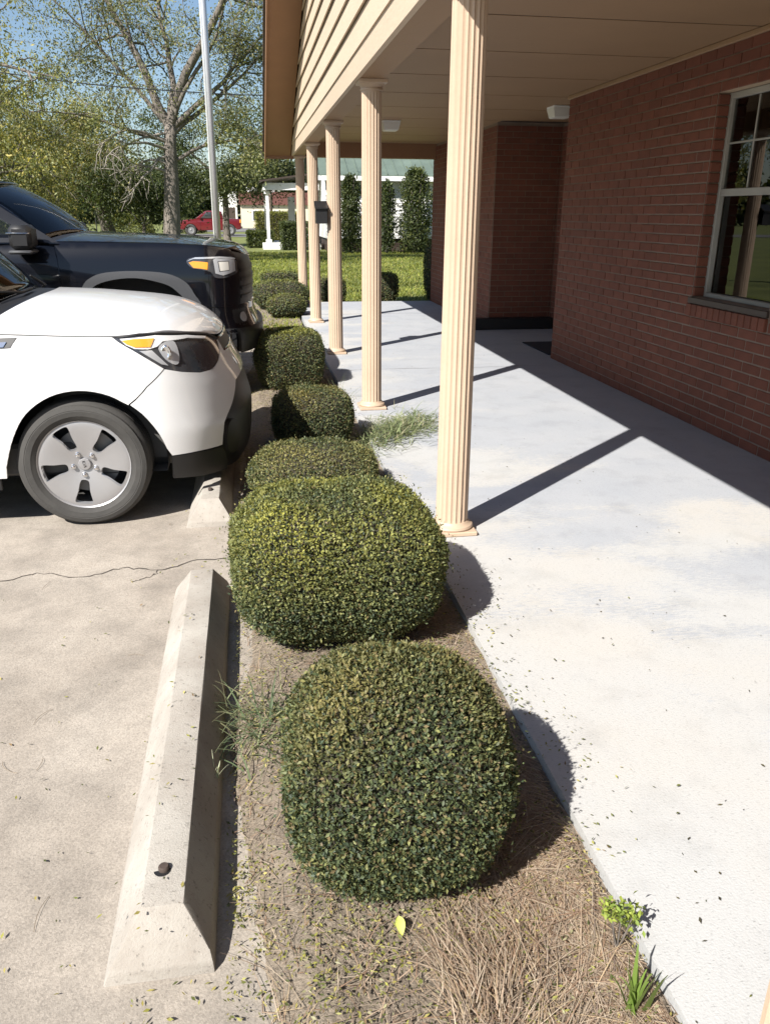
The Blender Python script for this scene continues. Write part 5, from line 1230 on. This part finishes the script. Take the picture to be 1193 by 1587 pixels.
box('front_bumper', (rx(-2.26), RO[1]-.86, Zr(.44)), (rx(-2.13), RO[1]+.86, Zr(.64)), M['red_car'], red, .04); box('rear_bumper', (rx(2.12), RO[1]-.85, Zr(.46)), (rx(2.25), RO[1]+.85, Zr(.62)), M['chrome'], red, .03)
box('tail_light', (rx(2.05), RO[1]-.90, Zr(.85)), (rx(2.15), RO[1]-.74, Zr(1.08)), M['amber'], red, .02)
box('mirror', (rx(-.72), RO[1]-1.04, Zr(1.13)), (rx(-.58), RO[1]-.86, Zr(1.30)), M['red_car'], red, .03)
for (a) in (-.66, .16, .93): box('door_seam', (rx(a), RO[1]-.884, Zr(.50)), (rx(a)+.012, RO[1]-.8805, Zr(1.10)), M['black'], red, 0)
for a in (-1.34, 1.36):
    for sg in (-1, 1): wheel(red, (rx(a), RO[1]+sg*.90, Zr(.385)), sg, .385, .23, .26, [30, 90, 150, 210, 270, 330], 6, None, False)
# lawn grass and far woods
n = 90000; r = rng(81); yy = 11.35+(r.rand(n)**1.7)*26; xx = -.6+yy*(-.16+.46*r.rand(n)); k = ~((xx > .70) & (xx < 7) & (yy < 14.35)) & ~((xx > 3.0) & (yy < 14.3)) & (yy < 36.1); k &= ~((xx < .72) & (xx > -2.6) & (yy < 14.6) & (r.rand(n) < .72))
xx, yy = xx[k], yy[k]; n = len(xx); a = r.rand(n)*6.283
D = np.stack([np.cos(a)*.6, np.sin(a)*.6, .6+.6*r.rand(n)], 1); gt = pick(r, n, [(.16, .185, .038), (.23, .245, .05), (.11, .14, .03), (.29, .26, .085)], [.35, .35, .2, .1], .18)
gt = gt*(1+.25*vnoise(xx, yy, 1.3))[:, None]
blades('lawn_grass', np.stack([xx, yy, np.where((yy < 14.6) & (xx < .72), -.05, -.13)], 1), D, (.035+.05*r.rand(n))*(1+yy*.02), .008+.0006*yy, .3+0*xx, gt, M['grass'], None, 2)
n = 26000; r = rng(82); ang = r.rand(n); xx = -75+ang*190; top = 7.5+2.6*np.sin(xx*.13)+1.8*np.sin(xx*.37+1)+1.2*np.sin(xx*.9); zz = r.rand(n)**.7*top; yy = 118+r.rand(n)*6+4*np.cos(zz/np.maximum(top, 1)*1.5)
DW = [(.035, .05, .022), (.05, .062, .026), (.025, .036, .018), (.08, .085, .035)]
leaves('treeline', np.stack([xx, yy, zz-.2], 1)+r.normal(0, .5, (n, 3)), norm(r.normal(0, 1, (n, 3))), norm(r.normal(0, .6, (n, 3))+[0, -.3, .7]), .9*(.6+.8*r.rand(n)), .8, pick(r, n, DW, [.35, .25, .25, .15], .2), M['treeleaf'], None)
for k_, (x, y, w, h, col) in enumerate([(-8.0, 62, 3.5, 1.5, [(.17, .18, .04), (.11, .12, .03)]), (-4.6, 70, 3.0, 1.1, [(.12, .12, .05), (.09, .1, .04)]), (-14, 58, 4., 2.0, DKG[:2])]):
    t = thing('wild_bush', ['yellow-green bush beside the stop sign', 'low olive bush right of the leaning trunk', 'dark bush at far left behind the pickup'][k_], 'bush', (x, y, -.13)); r = rng(90+k_); n = 3500
    q = norm(r.normal(0, 1, (n, 3))); q[:, 2] = abs(q[:, 2]); P = np.array([x, y, -.1])+q*np.array([w/2, .8, h])*(.75+.25*r.rand(n, 1))
    leaves('foliage', P, norm(r.normal(0, 1, (n, 3))+[0, 0, .5]), norm(r.normal(0, .6, (n, 3))+[0, 0, .6]), .16, .07, pick(r, n, col, [.5, .5], .2), M['treeleaf'], t); MB().tube([(x, y, -.13), (x, y, h*.6)], [.06, .02], 5).obj('stem', M['bark'], t)
